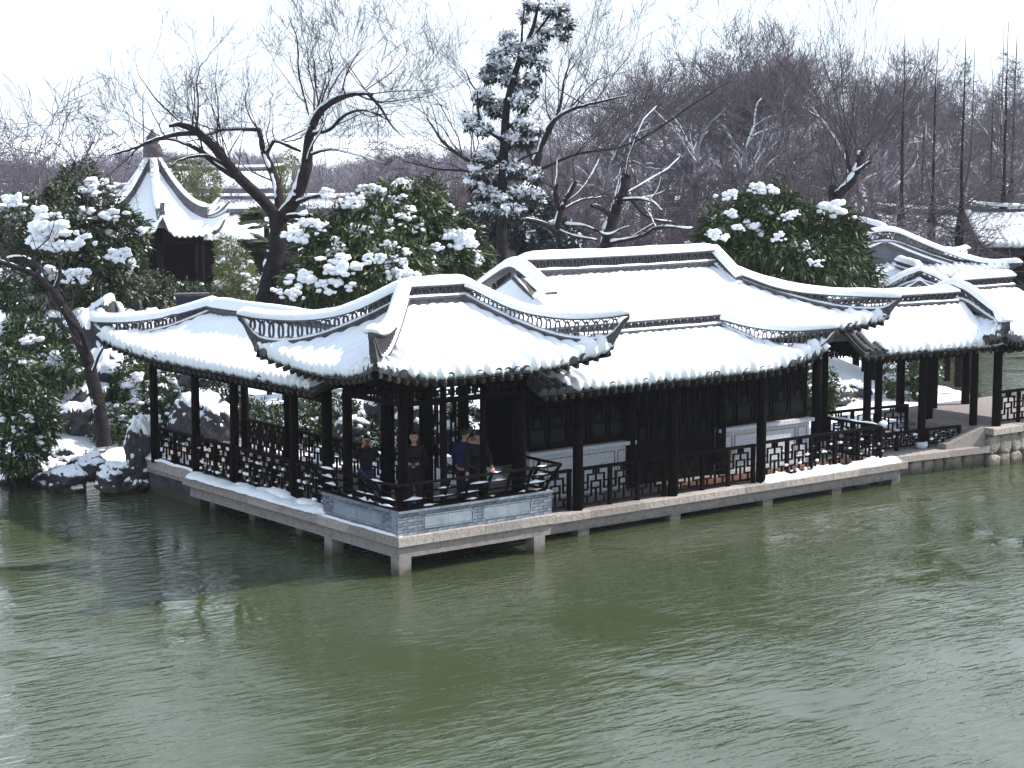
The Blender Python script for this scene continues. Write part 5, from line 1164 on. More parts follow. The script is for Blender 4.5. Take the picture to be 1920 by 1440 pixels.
def hero(name, label, limbs, base, seed, shoots, snow_r=0.04, m=(BARK, TWIG), thick=0.05, cat='tree'):
    """limbs: (points as (px, py, depth), radii, number of shoots, shoot length, upward pull)"""
    rs = random.Random(seed); out = []; o = np.array(base)
    for ctrl, rad, ns, sl_, up, lv in limbs:
        Q, r = smooth_line([atd(*c) for c in ctrl], rad, 6 * len(ctrl)); Q = Q - o; r = r * 0.88
        if len(out) == 0: pass
        Q = Q + 0.1 * np.stack([wob(Q, 1.7, seed), wob(Q, 1.7, seed + 1), 0.8 * wob(Q, 2.2, seed + 2)], 1) * np.linspace(0.2, 1, len(Q))[:, None]
        out.append((Q, r, 0)); T = np.gradient(Q, axis=0)
        for k in range(int(ns * 0.44)):
            i = int(rs.uniform(0.25, 1.0) * (len(Q) - 1)); d = T[i] / np.linalg.norm(T[i]); d = d * 0.5 + np.array([rs.gauss(0, .55), rs.gauss(0, .55), rs.gauss(0, .4) + up * 2.1]); d /= np.linalg.norm(d)
            grow(out, rs, tuple(Q[i]), tuple(d), min(r[i] * 0.5, shoots[0]) * rs.uniform(0.5, 1), sl_ * rs.uniform(0.5, 1.15), 1, up * 0.5, lv, shoots[1], shoots[2], 0.66, (0.3, 0.85), 0.0045)
    ms = tree_mesh(out, thick, (10, 5, 3), m, snow_r)
    return place_tree(name, label, cat, ms, base)
D0 = 56.0
bs = atd(495, 590, D0); bs[2] = 0.6
hero('forked_tree', 'big dark forked tree with snow along its arching limbs behind the left gallery', [
    ([(492, 600, D0), (500, 540, D0), (517, 470, D0), (523, 410, D0)], [0.36, 0.31, 0.29, 0.3], 0, 1, 0, 2),
    ([(523, 412, D0), (495, 378, D0), (452, 335, D0 - .5), (410, 290, D0 - 1), (368, 248, D0 - 1.4), (335, 232, D0 - 1.6), (316, 236, D0 - 1.7)], [0.25, 0.19, 0.17, 0.15, 0.12, 0.085, 0.05], 26, 1.9, 0.2, 4),
    ([(368, 250, D0 - 1.4), (330, 252, D0 - 1.8), (290, 262, D0 - 2.2), (250, 282, D0 - 2.5), (205, 292, D0 - 2.8)], [0.08, 0.075, 0.055, 0.04, 0.02], 22, 1.8, 0.16, 4),
    ([(440, 330, D0 - .5), (400, 305, D0 - .2), (370, 280, D0), (335, 266, D0 + .3), (300, 264, D0 + .6)], [0.11, 0.1, 0.08, 0.06, 0.04], 16, 1.6, 0.16, 4),
    ([(425, 312, D0 - .8), (385, 294, D0 - 1.4), (345, 296, D0 - 1.8), (318, 312, D0 - 2)], [0.06, 0.05, 0.035, 0.02], 8, 1.2, 0.1, 3),
    ([(527, 410, D0), (522, 360, D0 + .3), (508, 315, D0 + .7), (497, 285, D0 + 1), (482, 243, D0 + 1.2)], [0.2, 0.16, 0.14, 0.11, 0.08], 12, 1.6, 0.2, 4),
    ([(482, 243, D0 + 1.2), (440, 243, D0 + 1.4), (405, 245, D0 + 1.6), (375, 262, D0 + 1.8)], [0.075, 0.06, 0.05, 0.03], 12, 1.5, 0.16, 4),
    ([(499, 290, D0 + 1), (515, 265, D0 + 1), (535, 272, D0 + .6), (560, 285, D0 + .4)], [0.09, 0.07, 0.06, 0.04], 8, 1.4, 0.18, 4),
    ([(530, 408, D0), (556, 370, D0 - .3), (572, 320, D0 - .5), (577, 262, D0 - .6), (592, 222, D0 - .8), (625, 192, D0 - 1.2), (665, 178, D0 - 1.6), (700, 176, D0 - 2)], [0.24, 0.19, 0.2, 0.16, 0.14, 0.11, 0.085, 0.06], 34, 2.2, 0.2, 4),
    ([(580, 240, D0 - .6), (575, 205, D0 - .2), (563, 150, D0), (560, 90, D0 + .2), (540, 30, D0 + .3)], [0.06, 0.045, 0.035, 0.025, 0.012], 16, 2.0, 0.22, 4),
    ([(600, 212, D0 - .8), (630, 150, D0 - .6), (660, 110, D0 - .5), (690, 80, D0 - .4)], [0.05, 0.035, 0.022, 0.01], 10, 1.8, 0.22, 4),
    ([(690, 176, D0 - 2), (712, 200, D0 - 2.3), (730, 230, D0 - 2.6), (760, 262, D0 - 2.9)], [0.06, 0.045, 0.03, 0.015], 16, 1.7, 0.1, 4),
    ([(585, 250, D0 - .7), (620, 240, D0 - 1.2), (650, 215, D0 - 1.6), (690, 210, D0 - 2), (735, 228, D0 - 2.4)], [0.08, 0.065, 0.05, 0.04, 0.02], 16, 1.8, 0.12, 4),
    ([(580, 290, D0 - .6), (620, 280, D0 - 1), (660, 288, D0 - 1.4), (700, 298, D0 - 1.8)], [0.06, 0.045, 0.03, 0.015], 12, 1.5, 0.1, 4),
    ([(545, 385, D0), (575, 372, D0 - .8), (605, 370, D0 - 1.4)], [0.1, 0.07, 0.05], 4, .8, 0.1, 3),
    ([(532, 408, D0), (560, 404, D0 - .6), (580, 405, D0 - 1)], [0.11, 0.09, 0.08], 2, .6, 0.1, 3)], bs, 5, (0.04, (2, 5), 0.21), 0.03)
D1 = 48.5
bs = atz(192, 835, 0.6); D1 = depth_of(bs)
hero('leaning_tree', 'leaning dark tree with snow on its forked limbs on the left shore', [
    ([(196, 838, D1), (188, 770, D1), (168, 690, D1 + .3), (150, 640, D1 + .5), (122, 585, D1 + .8), (102, 545, D1 + 1)], [0.24, 0.21, 0.2, 0.18, 0.16, 0.15], 6, 1.2, 0.16, 3),
    ([(102, 548, D1 + 1), (70, 522, D1 + .8), (35, 505, D1 + .6), (0, 490, D1 + .4), (-40, 470, D1)], [0.12, 0.1, 0.085, 0.075, 0.06], 12, 1.4, 0.14, 3),
    ([(104, 545, D1 + 1), (110, 515, D1 + 1), (108, 490, D1 + 1.2)], [0.08, 0.06, 0.04], 4, 1.2, 0.14, 3),
    ([(85, 530, D1 + .9), (65, 495, D1 + 1.4), (40, 482, D1 + 1.7), (12, 484, D1 + 2)], [0.07, 0.055, 0.045, 0.03], 6, 1.2, 0.12, 3),
    ([(163, 660, D1 + .3), (150, 625, D1 - .3), (128, 600, D1 - .6), (115, 580, D1 - .8)], [0.11, 0.09, 0.08, 0.06], 3, 1.0, 0.1, 3),
    ([(172, 700, D1 + .2), (190, 655, D1 - .2), (200, 630, D1 - .3)], [0.05, 0.04, 0.02], 4, 1.0, 0.12, 3)], bs, 6, (0.03, (2, 4), 0.2), 0.03)
D2 = 62.0
bs = atd(1140, 460, D2); bs[2] = 0.7
hero('pollarded_tree', 'pollarded stump tree with thick snow on its cut crown behind the hall ridge', [
    ([(1140, 560, D2), (1140, 455, D2), (1152, 405, D2), (1168, 355, D2), (1176, 328, D2)], [0.3, 0.27, 0.2, 0.21, 0.2], 22, 2.6, 0.26, 3),
    ([(1150, 410, D2), (1130, 392, D2 - .6), (1108, 385, D2 - 1)], [0.13, 0.1, 0.08], 6, 1.8, 0.2, 3),
    ([(1160, 375, D2), (1195, 372, D2 - .5), (1222, 380, D2 - .8), (1240, 395, D2 - 1)], [0.075, 0.06, 0.05, 0.03], 12, 1.3, 0.12, 3),
    ([(1140, 455, D2), (1195, 445, D2 - 1), (1240, 425, D2 - 1.5), (1300, 430, D2 - 2)], [0.085, 0.07, 0.06, 0.04], 16, 1.3, 0.1, 3),
    ([(1060, 420, D2), (1100, 425, D2 - .7), (1140, 440, D2 - 1.2), (1180, 425, D2 - 1.6)], [0.06, 0.05, 0.04, 0.02], 12, 1.2, 0.05, 3),
    ([(1170, 360, D2), (1210, 405, D2 + .5), (1260, 420, D2 + .9), (1290, 445, D2 + 1)], [0.06, 0.05, 0.035, 0.02], 14, 1.2, 0.02, 3),
    ([(1052, 395, D2), (1095, 375, D2 + .5), (1130, 370, D2 + .8)], [0.05, 0.04, 0.02], 10, 1.2, 0.05, 3),
    ([(1048, 430, D2), (1085, 445, D2 - .8), (1120, 450, D2 - 1)], [0.06, 0.05, 0.04], 8, 1.0, 0.02, 3),
    ([(1050, 455, D2), (1048, 410, D2), (1062, 370, D2), (1078, 345, D2)], [0.14, 0.13, 0.1, 0.08], 12, 2.0, 0.24, 3),
    ([(1050, 400, D2), (1040, 365, D2), (1045, 345, D2)], [0.09, 0.08, 0.07], 8, 2.0, 0.24, 3),
    ([(1050, 440, D2), (1020, 420, D2 - .6), (985, 412, D2 - 1)], [0.12, 0.1, 0.07], 5, 1.5, 0.2, 3)], bs, 7, (0.03, (2, 4), 0.18), 0.022)
D3 = 68.0
bs = atd(1560, 400, D3); bs[2] = 0.9
hero('pollarded_tree', 'pollarded tree with a fan of straight shoots above the rounded evergreen', [
    ([(1555, 520, D3), (1562, 385, D3), (1578, 360, D3), (1600, 335, D3), (1612, 300, D3), (1616, 285, D3)], [0.28, 0.2, 0.17, 0.17, 0.15, 0.15], 30, 4.2, 0.22, 3),
    ([(1562, 385, D3), (1558, 360, D3), (1560, 345, D3)], [0.16, 0.14, 0.13], 16, 4.0, 0.22, 3),
    ([(1595, 330, D3), (1590, 300, D3), (1588, 285, D3)], [0.1, 0.09, 0.08], 14, 3.8, 0.24, 3),
    ([(1604, 322, D3), (1622, 310, D3 - .5), (1634, 305, D3 - .8)], [0.09, 0.07, 0.06], 14, 3.8, 0.18, 3)], bs, 8, (0.022, (2, 4), 0.07), 0.06)
D4 = 70.0
bs = atd(1040, 420, D4); bs[2] = 0.8
hero('spreading_tree', 'wide spreading bare tree whose limbs fan out behind the slim cypress', [
    ([(1000, 500, D4), (1005, 330, D4), (1010, 290, D4)], [0.26, 0.2, 0.18], 8, 2.6, 0.2, 4),
    ([(1008, 300, D4), (1030, 235, D4), (1070, 205, D4), (1110, 195, D4), (1180, 180, D4)], [0.12, 0.1, 0.08, 0.06, 0.02], 30, 2.8, 0.2, 4),
    ([(1005, 330, D4), (960, 320, D4), (880, 300, D4), (830, 265, D4), (800, 225, D4)], [0.12, 0.1, 0.08, 0.05, 0.02], 30, 2.6, 0.16, 4),
    ([(1005, 310, D4), (960, 240, D4), (905, 190, D4), (870, 130, D4)], [0.09, 0.07, 0.045, 0.02], 22, 2.4, 0.2, 4),
    ([(1010, 290, D4), (1050, 200, D4), (1060, 150, D4), (1075, 100, D4)], [0.09, 0.06, 0.04, 0.02], 20, 2.6, 0.22, 4),
    ([(1005, 340, D4), (930, 330, D4), (870, 320, D4), (790, 310, D4), (740, 290, D4)], [0.08, 0.07, 0.05, 0.03, 0.015], 26, 2.0, 0.1, 4),
    ([(1010, 320, D4), (1080, 290, D4), (1180, 270, D4), (1290, 205, D4), (1370, 150, D4)], [0.07, 0.055, 0.04, 0.03, 0.012], 34, 2.6, 0.18, 4)], bs, 9, (0.035, (2, 5), 0.16), 0.085)
# the slim snow-laden cypress
D5 = 61.0
cy = thing('slim_cypress', 'slim tall cypress with snow-laden tufts rising behind the hall', 'tree', tuple(float(c) for c in [*atd(943, 470, D5)[:2], 0.7])); o5 = np.array(cy.location)
mb = MB(); ln_ = []
for ctrl, rad in (([(943, 560, D5), (941, 460, D5), (942, 380, D5), (945, 280, D5), (952, 190, D5), (975, 110, D5), (1000, 50, D5), (1012, -10, D5)], [0.2, 0.17, 0.15, 0.14, 0.11, 0.09, 0.06, 0.03]),
                  ([(945, 265, D5), (915, 245, D5 - .4), (898, 215, D5 - .6), (895, 170, D5 - .8)], [0.06, 0.05, 0.04, 0.02]), ([(975, 110, D5), (1000, 70, D5), (1030, 30, D5), (1050, 10, D5)], [0.05, 0.045, 0.03, 0.02]), ([(978, 80, D5), (980, 40, D5), (985, 5, D5)], [.04, .03, .02]),
                  ([(943, 330, D5), (975, 300, D5 - .3), (1010, 285, D5 - .5)], [0.05, 0.04, 0.02]), ([(945, 250, D5), (985, 205, D5), (1010, 180, D5)], [.04, .03, .02])):
    Q, r = smooth_line([atd(*c) for c in ctrl], rad, 8 * len(ctrl)); ln_.append((Q - o5, r))
tubes(mb, ln_, 8); part('trunk', mb, BARK, cy)
tuft = [(1040, 20, 70, 40), (1060, 45, 50, 40), (1020, 60, 60, 36), (1050, 65, 46, 28), (1000, 10, 44, 30), (985, 30, 22, 36), (950, 75, 46, 40), (962, 95, 60, 34), (1005, 85, 50, 34), (990, 110, 50, 34), (1020, 120, 36, 26), (935, 125, 70, 34), (915, 145, 50, 34), (955, 150, 50, 36), (1000, 150, 50, 40), (985, 172, 60, 32),
        (905, 185, 60, 34), (930, 205, 60, 36), (885, 225, 50, 32), (905, 245, 50, 26), (880, 235, 40, 24), (975, 195, 50, 50), (985, 235, 50, 40), (1000, 230, 36, 26), (960, 265, 50, 40), (985, 265, 60, 46), (1000, 245, 40, 26), (930, 290, 60, 40), (910, 300, 50, 36), (895, 325, 50, 36), (885, 345, 50, 36), (925, 335, 60, 46), (960, 320, 60, 50), (1000, 335, 50, 40),
        (975, 365, 70, 44), (905, 365, 60, 40), (935, 375, 70, 40), (1005, 370, 40, 40), (915, 395, 60, 36), (960, 400, 70, 36), (930, 45 + 60, 40, 24)]
ell = [E_(px, py, D5 + rnd.uniform(-.6, .6), w * 0.62, h * 0.6, 1.0) for px, py, w, h in tuft]; rs = np.random.RandomState(31)
P, Nn = shell_points(ell, 1700, rs, 0.25); mb = MB(); V, F = leaf_cloud(P - o5, Nn + (0, 0, 0.25), rs, 9, 0.15, 0.055, 0.55, 0.1); mb.add(V, F); stuff(part('crown', mb, NEEDLE, cy))
ms = MB(); up = np.where((Nn[:, 2] > -0.1))[0]; sel = rs.choice(up, int(len(up) * 0.95), replace=False)
V, F = leaf_cloud(P[sel] - o5 + (0, 0, 0.07), Nn[sel] * 0.5, rs, 7, 0.15, 0.11, 0.8, 0.0); ms.add(V, F)
for i in rs.choice(up, 330, replace=False): e = rs.uniform(0.12, 0.3); blob(ms, P[i] - o5 + (0, 0, 0.04), (e * 1.2, e * 1.1, e * 0.6), 1, 0.4, i, 1.6)
stuff(part('snow', ms, SNOW, cy))

# ------------------------------------------------------------------ the wood behind: bare trees, each its own thing
def plane_variant(seed):
    rs = random.Random(seed); out = []
    grow(out, rs, (0, 0, 0), (rs.gauss(0, .04), rs.gauss(0, .04), 1), 0.4, 5.6, 0, 0.035, 6, (3, 4), 0.17, 0.7, (0.35, 0.9), 0.011, None, (0.5, 0.78))
    return tree_mesh(out, 0.045, (6, 4, 3), (PLANEBARK, FARTWIG), 0.05, (0.6, 0.6, 0.01))
def small_variant(seed, h=2.2, m=None):
    rs = random.Random(seed); out = []
    for k in range(4): grow(out, rs, (rs.gauss(0, .3), rs.gauss(0, .3), 0), (rs.gauss(0, .5), rs.gauss(0, .5), 1), 0.07, h, 0, 0.02, 4, (3, 5), 0.28, 0.78, (0.4, 1.1), 0.008)
    return tree_mesh(out, 0.05, (5, 3, 3), m or (NEARBARK, NEARTWIG), 0.017, (0.5, 0.7, 0.014))
def redwood_variant(seed):
    rs = random.Random(seed); out = []; H = 13.0; n = 14
    z = np.linspace(0, H, n); tr = np.stack([0.05 * np.cumsum([rs.gauss(0, .5) for _ in z]), 0.05 * np.cumsum([rs.gauss(0, .5) for _ in z]), z], 1)
    out.append((tr, np.where(z < H * 0.42, 0.2 - 0.03 * z / H, 0.075 * (1 - (z - H * .42) / (H * .6)) + 0.008), 0))
    k0 = 6; lead = tr + np.array([rs.uniform(.3, .45), rs.uniform(-.3, .3), 0]) * np.clip((np.arange(n) - k0) / 2.0, 0, 1)[:, None] ** 0.7; lead[-1] = lead[-2] + (lead[-2] - lead[-3]) * 0.7; out.append((lead[k0:], np.linspace(0.06, 0.008, n - k0), 0))
    for k in range(210):
        f = 0.18 + 0.74 * rs.random() ** 1.25; zz = f * H; b = [np.interp(zz, z, tr[:, c]) for c in range(3)]; a = rs.uniform(0, 6.28); L = (1.7 if f < 0.45 else 1.15 * (1.05 - f) + 0.12) * rs.uniform(0.6, 1.2)
        grow(out, rs, tuple(b), (math.cos(a), math.sin(a), rs.uniform(-0.1, 0.55)), 0.028 if f < .45 else 0.014, L, 2, 0.03, 4, (2, 5), 0.14, 0.55, (0.4, 0.9), 0.006)
    return tree_mesh(out, 0.085, (8, 4, 3), (BARK, FARTWIG), 0.03, (0.5, 0.6, 0.01))
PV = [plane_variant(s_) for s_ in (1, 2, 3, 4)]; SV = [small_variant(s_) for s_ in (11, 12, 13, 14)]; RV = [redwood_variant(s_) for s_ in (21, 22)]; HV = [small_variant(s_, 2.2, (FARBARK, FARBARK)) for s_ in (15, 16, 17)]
def ht(ms): return max(max(v.co.z for v in m.vertices) for m in ms[:2] if len(m.vertices))
HP, HS, HR, HH = [ht(m) for m in PV], [ht(m) for m in SV], [ht(m) for m in RV], [ht(m) for m in HV]
def wood(k, px, top, D, kind, label, group, name):
    Vs, Hs = {'p': (PV, HP), 's': (SV, HS), 'r': (RV, HR), 'h': (HV, HH)}[kind]; P = atd(px, top, D); g = float(ground_z(np.array([P[0]]), np.array([P[1]]))[0]) - 0.05
    j = k % len(Vs); return place_tree(name, label, 'tree', Vs[j], (P[0], P[1], g), k * 2.4, max(0.2, (P[2] - g) / Hs[j]), group)
k = 0
PL = 'tall bare plane tree with pale limbs in the wood behind the hall'
for px, top, D in [(1330, 20, 118), (1395, 30, 126), (1270, 60, 130), (1440, 60, 112), (1490, 18, 124), (1545, 45, 132), (1215, 85, 122), (1175, 95, 134), (1620, 70, 112), (1585, 95, 140), (1690, 95, 128), (1740, 70, 120), (1800, 70, 128), (1850, 110, 138), (1900, 120, 130), (1355, 80, 145), (1110, 130, 140), (1960, 110, 125), (1050, 190, 165), (1140, 170, 170), (1235, 150, 168), (1310, 130, 175), (1420, 120, 172), (1515, 130, 170), (1600, 140, 176), (1665, 150, 168), (1770, 150, 172), (1840, 160, 170), (1915, 170, 175), (980, 220, 170), (1235, 55, 108), (1300, 30, 112), (1368, 12, 106), (1462, 28, 110), (1525, 20, 108), (1585, 60, 112), (1655, 75, 114), (1722, 80, 116), (1785, 70, 113), (1150, 95, 110), (1860, 100, 118)]:
    wood(k, px, top, D, 'p', PL, 'bare plane trees of the wood', 'plane_tree'); k += 1
for i, (px, top, D) in enumerate([(1698, 60, 92), (1762, 72, 92), (1808, 65, 90), (1890, 40, 96), (1905, 70, 100), (1860, 130, 108), (1735, 180, 104)]):
    wood(i, px, top, D, 'r', ['straight dark trunk with slender top, leftmost of the row right of the pollarded tree', 'straight dark trunk in the middle of the row before the far hall', 'straight dark trunk at the right of the row before the far hall', 'tall straight trunk near the right picture edge, reaching highest', 'slender straight trunk close beside the tallest one at the right edge', 'thin far straight trunk right of the row', 'thin far straight trunk behind the row'][i], 'straight-stemmed trees before the far hall', 'redwood_tree')
SL = 'thin bare sapling in the twiggy undergrowth behind the roofs'
rs_ = random.Random(77)
for i in range(34):
    px = rs_.uniform(985, 1650); D = rs_.uniform(76, 118); wood(i, px, rs_.uniform(270, 375), D, 's', SL, 'bare saplings behind the roofs', 'bare_sapling')
for i in range(16):
    px = rs_.uniform(640, 990); wood(i, px, rs_.uniform(250, 340), rs_.uniform(84, 125), 's', SL, 'bare saplings behind the roofs', 'bare_sapling')
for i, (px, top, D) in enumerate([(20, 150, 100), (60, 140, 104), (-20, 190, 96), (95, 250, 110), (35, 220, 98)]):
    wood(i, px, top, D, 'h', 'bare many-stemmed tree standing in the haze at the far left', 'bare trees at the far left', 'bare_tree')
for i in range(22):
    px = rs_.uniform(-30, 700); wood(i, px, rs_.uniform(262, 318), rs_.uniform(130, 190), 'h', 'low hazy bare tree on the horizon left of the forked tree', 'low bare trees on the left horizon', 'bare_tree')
# far-off belt of trees that reads as one mass
mb = MB(); rs = random.Random(5); tw = []
for i in range(900):
    px = rs.uniform(-250, 2200); D = rs.uniform(170, 330); P = atd(px, 250, D); cl = 0.5 + 0.5 * float(wob(np.array([px * 0.011, D * 0.012, 0.0]), 1.0, 8))
    h = (3.2 + 5.0 * cl if px < 950 else 4 + 9 * cl) * rs.uniform(0.8, 1.15); g = float(ground_z(np.array([P[0]]), np.array([P[1]]))[0])
    c = np.array([P[0], P[1], g + h * 0.62]); b0 = np.array([P[0], P[1], g - 0.2]); tw.append((np.array([b0, (b0 + c) / 2, c]), np.array([0.2, 0.16, 0.11])))
    for j in range(16):
        d_ = np.array([rs.gauss(0, 1), rs.gauss(0, 1), rs.gauss(0.5, .8)]); d_ /= np.linalg.norm(d_); st_ = b0 + (c - b0) * rs.uniform(0.35, 1); e = c + d_ * h * 0.36 * np.array([.85, .85, 1]) * rs.uniform(.6, 1.1); m_ = (st_ + e) / 2 + np.array([rs.gauss(0, .15), rs.gauss(0, .15), rs.gauss(.1, .15)]) * h * .2
        tw.append((np.array([st_, m_, e]), np.array([0.1, 0.06, 0.02])))
        for q_ in range(3): tw.append((np.array([m_, (m_ + e) / 2 + np.array([rs.gauss(0, .3), rs.gauss(0, .3), rs.gauss(0, .3)]), e + np.array([rs.gauss(0, .7), rs.gauss(0, .7), rs.gauss(0.2, .6)])]), np.array([0.045, 0.03, 0.015])))
tubes(mb, tw, 3); o = part('far_wood', mb, mat('haze_paled_twigs', (0.2, 0.185, 0.225), 0.9, 0.1, island=0.3)); tag(o, 'far belt of bare trees along the hazy horizon', 'wood', None, 'stuff')  # pale bluish colour carries part of the distance haze

# ------------------------------------------------------------------ people
def apply_mods(o):
    dg = bpy.context.evaluated_depsgraph_get(); me = bpy.data.meshes.new_from_object(o.evaluated_get(dg)); mats = list(o.data.materials); o.modifiers.clear(); o.data = me
    for p in me.polygons: p.use_smooth = True
    return o
def skin_obj(name, verts, edges, radii, m, parent, root=0, sub=2):
    me = bpy.data.meshes.new(name); me.from_pydata(verts, edges, []); me.materials.append(m)
    o = put(name, me, parent); md = o.modifiers.new('skin', 'SKIN'); md.use_smooth_shade = True
    for i, r in enumerate(radii): me.skin_vertices[0].data[i].radius = (r if isinstance(r, tuple) else (r, r)); me.skin_vertices[0].data[i].use_root = (i == root)
    o.modifiers.new('sub', 'SUBSURF').levels = sub; o.modifiers['sub'].render_levels = sub
    bpy.context.view_layer.update(); return apply_mods(o)
def person(label, loc, rz, h, coat, trousers, arms, head_pitch=0.0, hood=None, hem=0.62, scarf=None, held=None, hairlen=0.0, skirt=None):
    """arms: for each side (elbow, wrist) in body units of height 1 (x right, y forward, z up)"""
    t = thing('person', label, 'person', loc, rz); k = h
    V, Ed, Rr = [], [], []
    def chain(pts, rad, fr=None):
        ids = [fr] if fr is not None else []
        for p, r in zip(pts, rad): V.append(tuple(c * k for c in p)); Rr.append(r * k); ids.append(len(V) - 1)
        for a, b in zip(ids[:-1], ids[1:]): Ed.append((a, b))
        return ids
    sp = chain([(0, 0, .53), (0, 0.005, .62), (0, 0.0, .74), (0, -.005, .81), (0, 0.01, .85), (0, 0.02 + .03 * math.sin(head_pitch), .885)], [.07, .066, .072, .05, .031, .03])
    for s_ in (-1, 1):
        chain([(s_ * .05, 0, .5), (s_ * .055, .012, .285), (s_ * .058, -.008, .05), (s_ * .062, .06, .02)], [.058, .04, .026, .022], sp[0])
    hands = []
    for s_, (el, wr) in zip((-1, 1), arms):
        ids = chain([(s_ * .1, 0, .805), el, wr], [.036, .028, .018], sp[2])
        d = np.array(wr) - np.array(el); d /= np.linalg.norm(d); side = np.cross(d, (0, 0, 1.0)); side /= np.linalg.norm(side) + 1e-6; upv = np.cross(side, d)
        palm_ = np.array(wr) + d * .035; pid = chain([tuple(palm_)], [.018], ids[-1])[-1]; hands.append((palm_, d, side, upv))
        for j, (o_, l_) in enumerate(((-.016, .036), (-.0055, .042), (.0055, .04), (.016, .032))):
            b0 = palm_ + side * o_ + d * .016; b1 = b0 + d * l_ * .55 - upv * .006; b2 = b1 + d * l_ * .35 - upv * .018; chain([tuple(b0), tuple(b1), tuple(b2)], [.0062, .0056, .005], pid)
        tb_ = palm_ - side * .018 * s_ - d * .006; chain([tuple(tb_), tuple(tb_ - side * .012 * s_ + d * .018), tuple(tb_ - side * .012 * s_ + d * .034 - upv * .006)], [.008, .007, .006], pid)
    body = skin_obj('body', V, Ed, Rr, SKIN, t, 0, 1)
    # head with a face, joined into the body mesh
    hv, hf = ICO[4]; q = hv.copy(); x, y, z = q[:, 0], q[:, 1], q[:, 2]
    r = np.ones(len(q)); jaw = np.clip(-z, 0, 1); q[:, 0] = x * (1 - 0.3 * jaw) * 0.78; q[:, 1] = y * 0.95 + 0.06 * jaw; q[:, 2] = z * 1.12
    g = lambda cx_, cz_, w_: np.exp(-(((x - cx_) / w_) ** 2 + ((z - cz_) / w_) ** 2)) * (y > 0)
    q[:, 1] += 0.24 * np.exp(-((x / .13) ** 2 + ((z + .13) / .2) ** 2)) * (y > 0) + .05 * g(0, -.47, .16) + .06 * g(0, -.75, .2)
    for s_ in (-1, 1): q[:, 1] -= 0.1 * g(s_ * .33, .05, .14); q[:, 0] += s_ * 0.1 * np.exp(-((y / .16) ** 2 + ((z + .05) / .22) ** 2)) * (s_ * x > 0.6)
    hs = 0.064 * k; cp, sp_ = math.cos(-head_pitch), math.sin(-head_pitch)
    Rm = np.array([[1, 0, 0], [0, cp, -sp_], [0, sp_, cp]]); hc = np.array([0, 0.028 + .035 * math.sin(head_pitch), .932 - .01 * abs(head_pitch)]) * k
    hb = MB(); hb.add((q * hs) @ Rm.T + hc, hf, True); hm = hb.mesh('head', SKIN)
    import bmesh
    bm = bmesh.new(); bm.from_mesh(body.data); bm.from_mesh(hm); bm.to_mesh(body.data); bm.free()
    for p in body.data.polygons: p.use_smooth = True
    W_ = lambda p: tuple((np.array(p) * hs) @ Rm.T + hc)
    for s_ in (-1, 1):
        mb = MB(); blob(mb, W_((s_ * .27, .8, .06)), (.3 * hs, .14 * hs, .13 * hs), 1, 0); part('eye', mb, HAIR, body)
        mb = MB(); blob(mb, W_((s_ * .28, .86, .27)), (.4 * hs, .14 * hs, .08 * hs), 1, 0); part('eyebrow', mb, HAIR, body)
    mb = MB(); blob(mb, W_((0, .9, -.47)), (.42 * hs, .14 * hs, .1 * hs), 1, 0); part('mouth', mb, SKIN2, body)
    keep = (q[:, 2] > 0.42 - 0.5 * np.clip(-(y) + .35, 0, 1) * (1.6 + hairlen)) & ~((y > 0.35) & (z < .5))
    Q = (q * hs * 1.09 + np.array([0, -.03, .04]) * hs + 0.02 * hs * wob(q, 7)[:, None]) @ Rm.T + hc; F = hf[keep[hf].sum(1) >= 2]; mb = MB(); mb.add(Q, F, True); part('hair', mb, HAIR, t)
    # clothes: their own skins, a little larger than the body
    V, Ed, Rr = [], [], []
    ids = chain([(0, 0, hem - .1), (0, 0, hem), (0, .004, .7), (0, 0, .775), (0, 0.004, .832)], [.095, .088, .088, .078, .042])
    for s_, (el, wr) in zip((-1, 1), arms):
        e = np.array(el); w2 = e + (np.array(wr) - e) * .93; chain([(s_ * .105, 0, .8), tuple(el), tuple(w2)], [.047, .04, .029], ids[3])
    c = skin_obj('coat', V, Ed, Rr, coat, t, 1, 2)
    V, Ed, Rr = [], [], []
    ids = chain([(0, 0, .55)], [.082])
    for s_ in (-1, 1): chain([(s_ * .052, 0, .49), (s_ * .056, .01, .28), (s_ * .058, -.006, .06)], [.064, .048, .038], ids[0])
    skin_obj('trousers', V, Ed, Rr, trousers, t, 0, 1)
    for s_ in (-1, 1):
        mb = MB(); blob(mb, (s_ * .06 * k, .035 * k, .026 * k), (.062 * k, .16 * k, .055 * k), 2, 0.05); part('shoe', mb, HAIR, t)
    if hood:
        mb = MB(); n = 26
        for i in range(n):
            a = 2 * math.pi * i / n; blob(mb, tuple(np.array([math.cos(a) * .072, -.02 + math.sin(a) * .062, .848 + .016 * (math.sin(a) < 0)]) * k), (.055 * k, .05 * k, .055 * k), 1, .35, i)
        part('hood_trim', mb, hood, t)
    if scarf:
        mb = MB(); mb.lathe([(.048 * k, .825 * k), (.058 * k, .845 * k), (.046 * k, .868 * k)], 14, (0, .008 * k, 0)); part('scarf', mb, scarf, t)
    if skirt:
        mb = MB(); mb.lathe([(.125 * k, .36 * k), (.115 * k, .45 * k), (.1 * k, .56 * k)], 18); part('coat_skirt', mb, skirt, t)
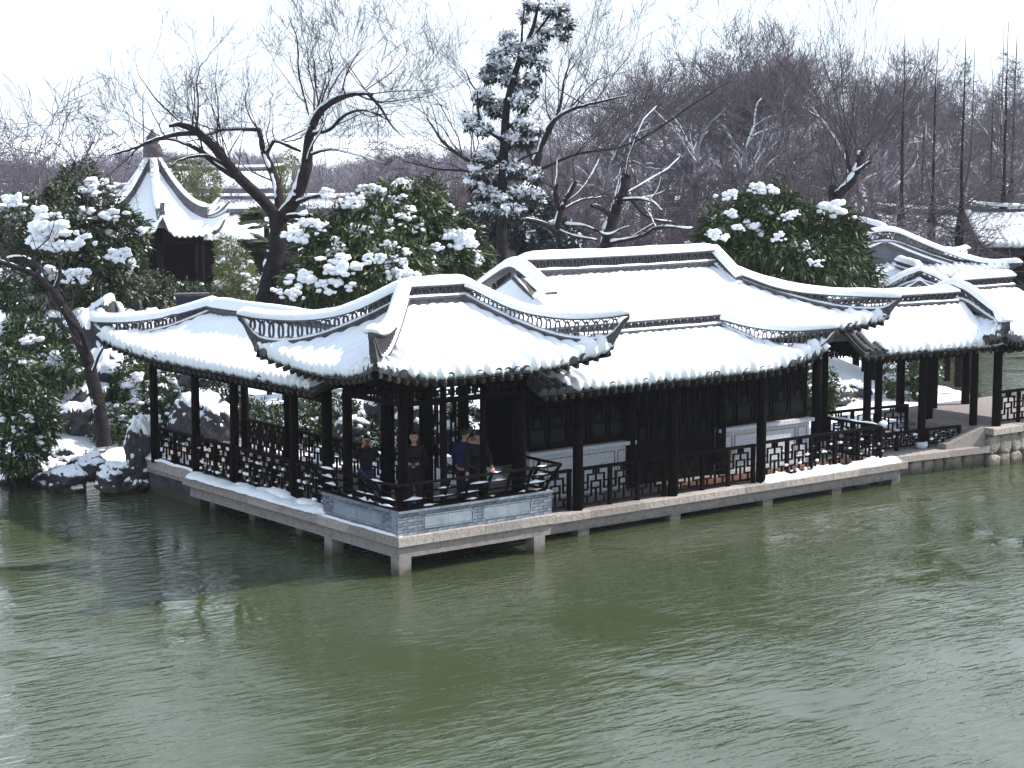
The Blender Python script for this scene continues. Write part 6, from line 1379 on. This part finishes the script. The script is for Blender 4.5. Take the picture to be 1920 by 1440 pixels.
    if held:
        p0 = sum(h_[0] + h_[1] * .03 for h_ in hands) / 2 * k if held != 'one' else (hands[1][0] + hands[1][1] * .02) * k
        mb = MB(); mb.box(tuple(p0), (.1, .04, .065)); mb.lathe([(.028, 0), (.026, .02)], 12, tuple(p0 + np.array([0, .03, -.01])))
        cm_ = part('compact_camera', mb, METALC, None); cm_.location = (0, 0, 0); cm_.matrix_world = Matrix.Translation(Vector(loc)) @ Matrix.Rotation(rz, 4, 'Z')
        tag(cm_, 'small dark camera held up to the face by the woman in the pavilion' if held == 'face' else 'small silver and dark gadget in the hands of the woman in the black coat', 'camera')
    return t
FACE = math.atan2(CAM[1] - 2, CAM[0] - 1) - math.pi / 2       # forward (+y) turned towards the lake
person('woman in purple flecked skirt raising a camera to her face inside the corner pavilion', (0.95, 2.55, 0.8), FACE + 0.15, 1.64, BLACKC, DENIM, (((-.14, .05, .72), (-.045, .12, .885)), ((.14, .05, .72), (.05, .12, .885))), 0.0, scarf=REDC, held='face', skirt=PATC, hairlen=.5)
person('smiling woman in long black coat behind the front parapet, hands holding a small gadget', (1.72, 1.9, 0.8), FACE - 0.05, 1.72, BLACKC, DENIM, (((-.15, .0, .64), (-.04, .12, .62)), ((.15, .0, .64), (.05, .12, .62))), -0.12, skirt=BLACKC, held='two', hairlen=.3)
person('man in a black coat with a pale fur collar looking down beside the front parapet', (2.62, 0.92, 0.8), FACE + 0.5, 1.82, BLACKC, DENIM, (((-.15, .03, .65), (-.12, .14, .56)), ((.14, .0, .64), (.16, .05, .5))), 0.75, hood=FURC, scarf=FURC, skirt=BLACKC)
person('person in a blue jacket standing half hidden behind the man with the fur collar', (2.75, 1.55, 0.8), FACE + 2.6, 1.74, BLUEC, DENIM, (((-.14, .0, .65), (-.13, .06, .52)), ((.14, .0, .65), (.12, .1, .6))), 0.2)

# ------------------------------------------------------------------ winter haze over the whole place
mb = MB(); mb.bb(-420, 700, -420, 800, -2.5, 26); hz = mb.mesh('haze', [])
hm_ = bpy.data.materials.new('pale_haze'); hm_.use_nodes = True; hn = hm_.node_tree; hn.nodes.clear()
ho = hn.nodes.new('ShaderNodeOutputMaterial'); hv_ = hn.nodes.new('ShaderNodeVolumePrincipled'); hv_.inputs['Color'].default_value = (0.86, 0.9, 1.0, 1); hv_.inputs['Density'].default_value = 0.00024; hv_.inputs['Anisotropy'].default_value = 0.3
hn.links.new(hv_.outputs[0], ho.inputs['Volume']); hz.materials.append(hm_)
stuff(put('haze', hz))
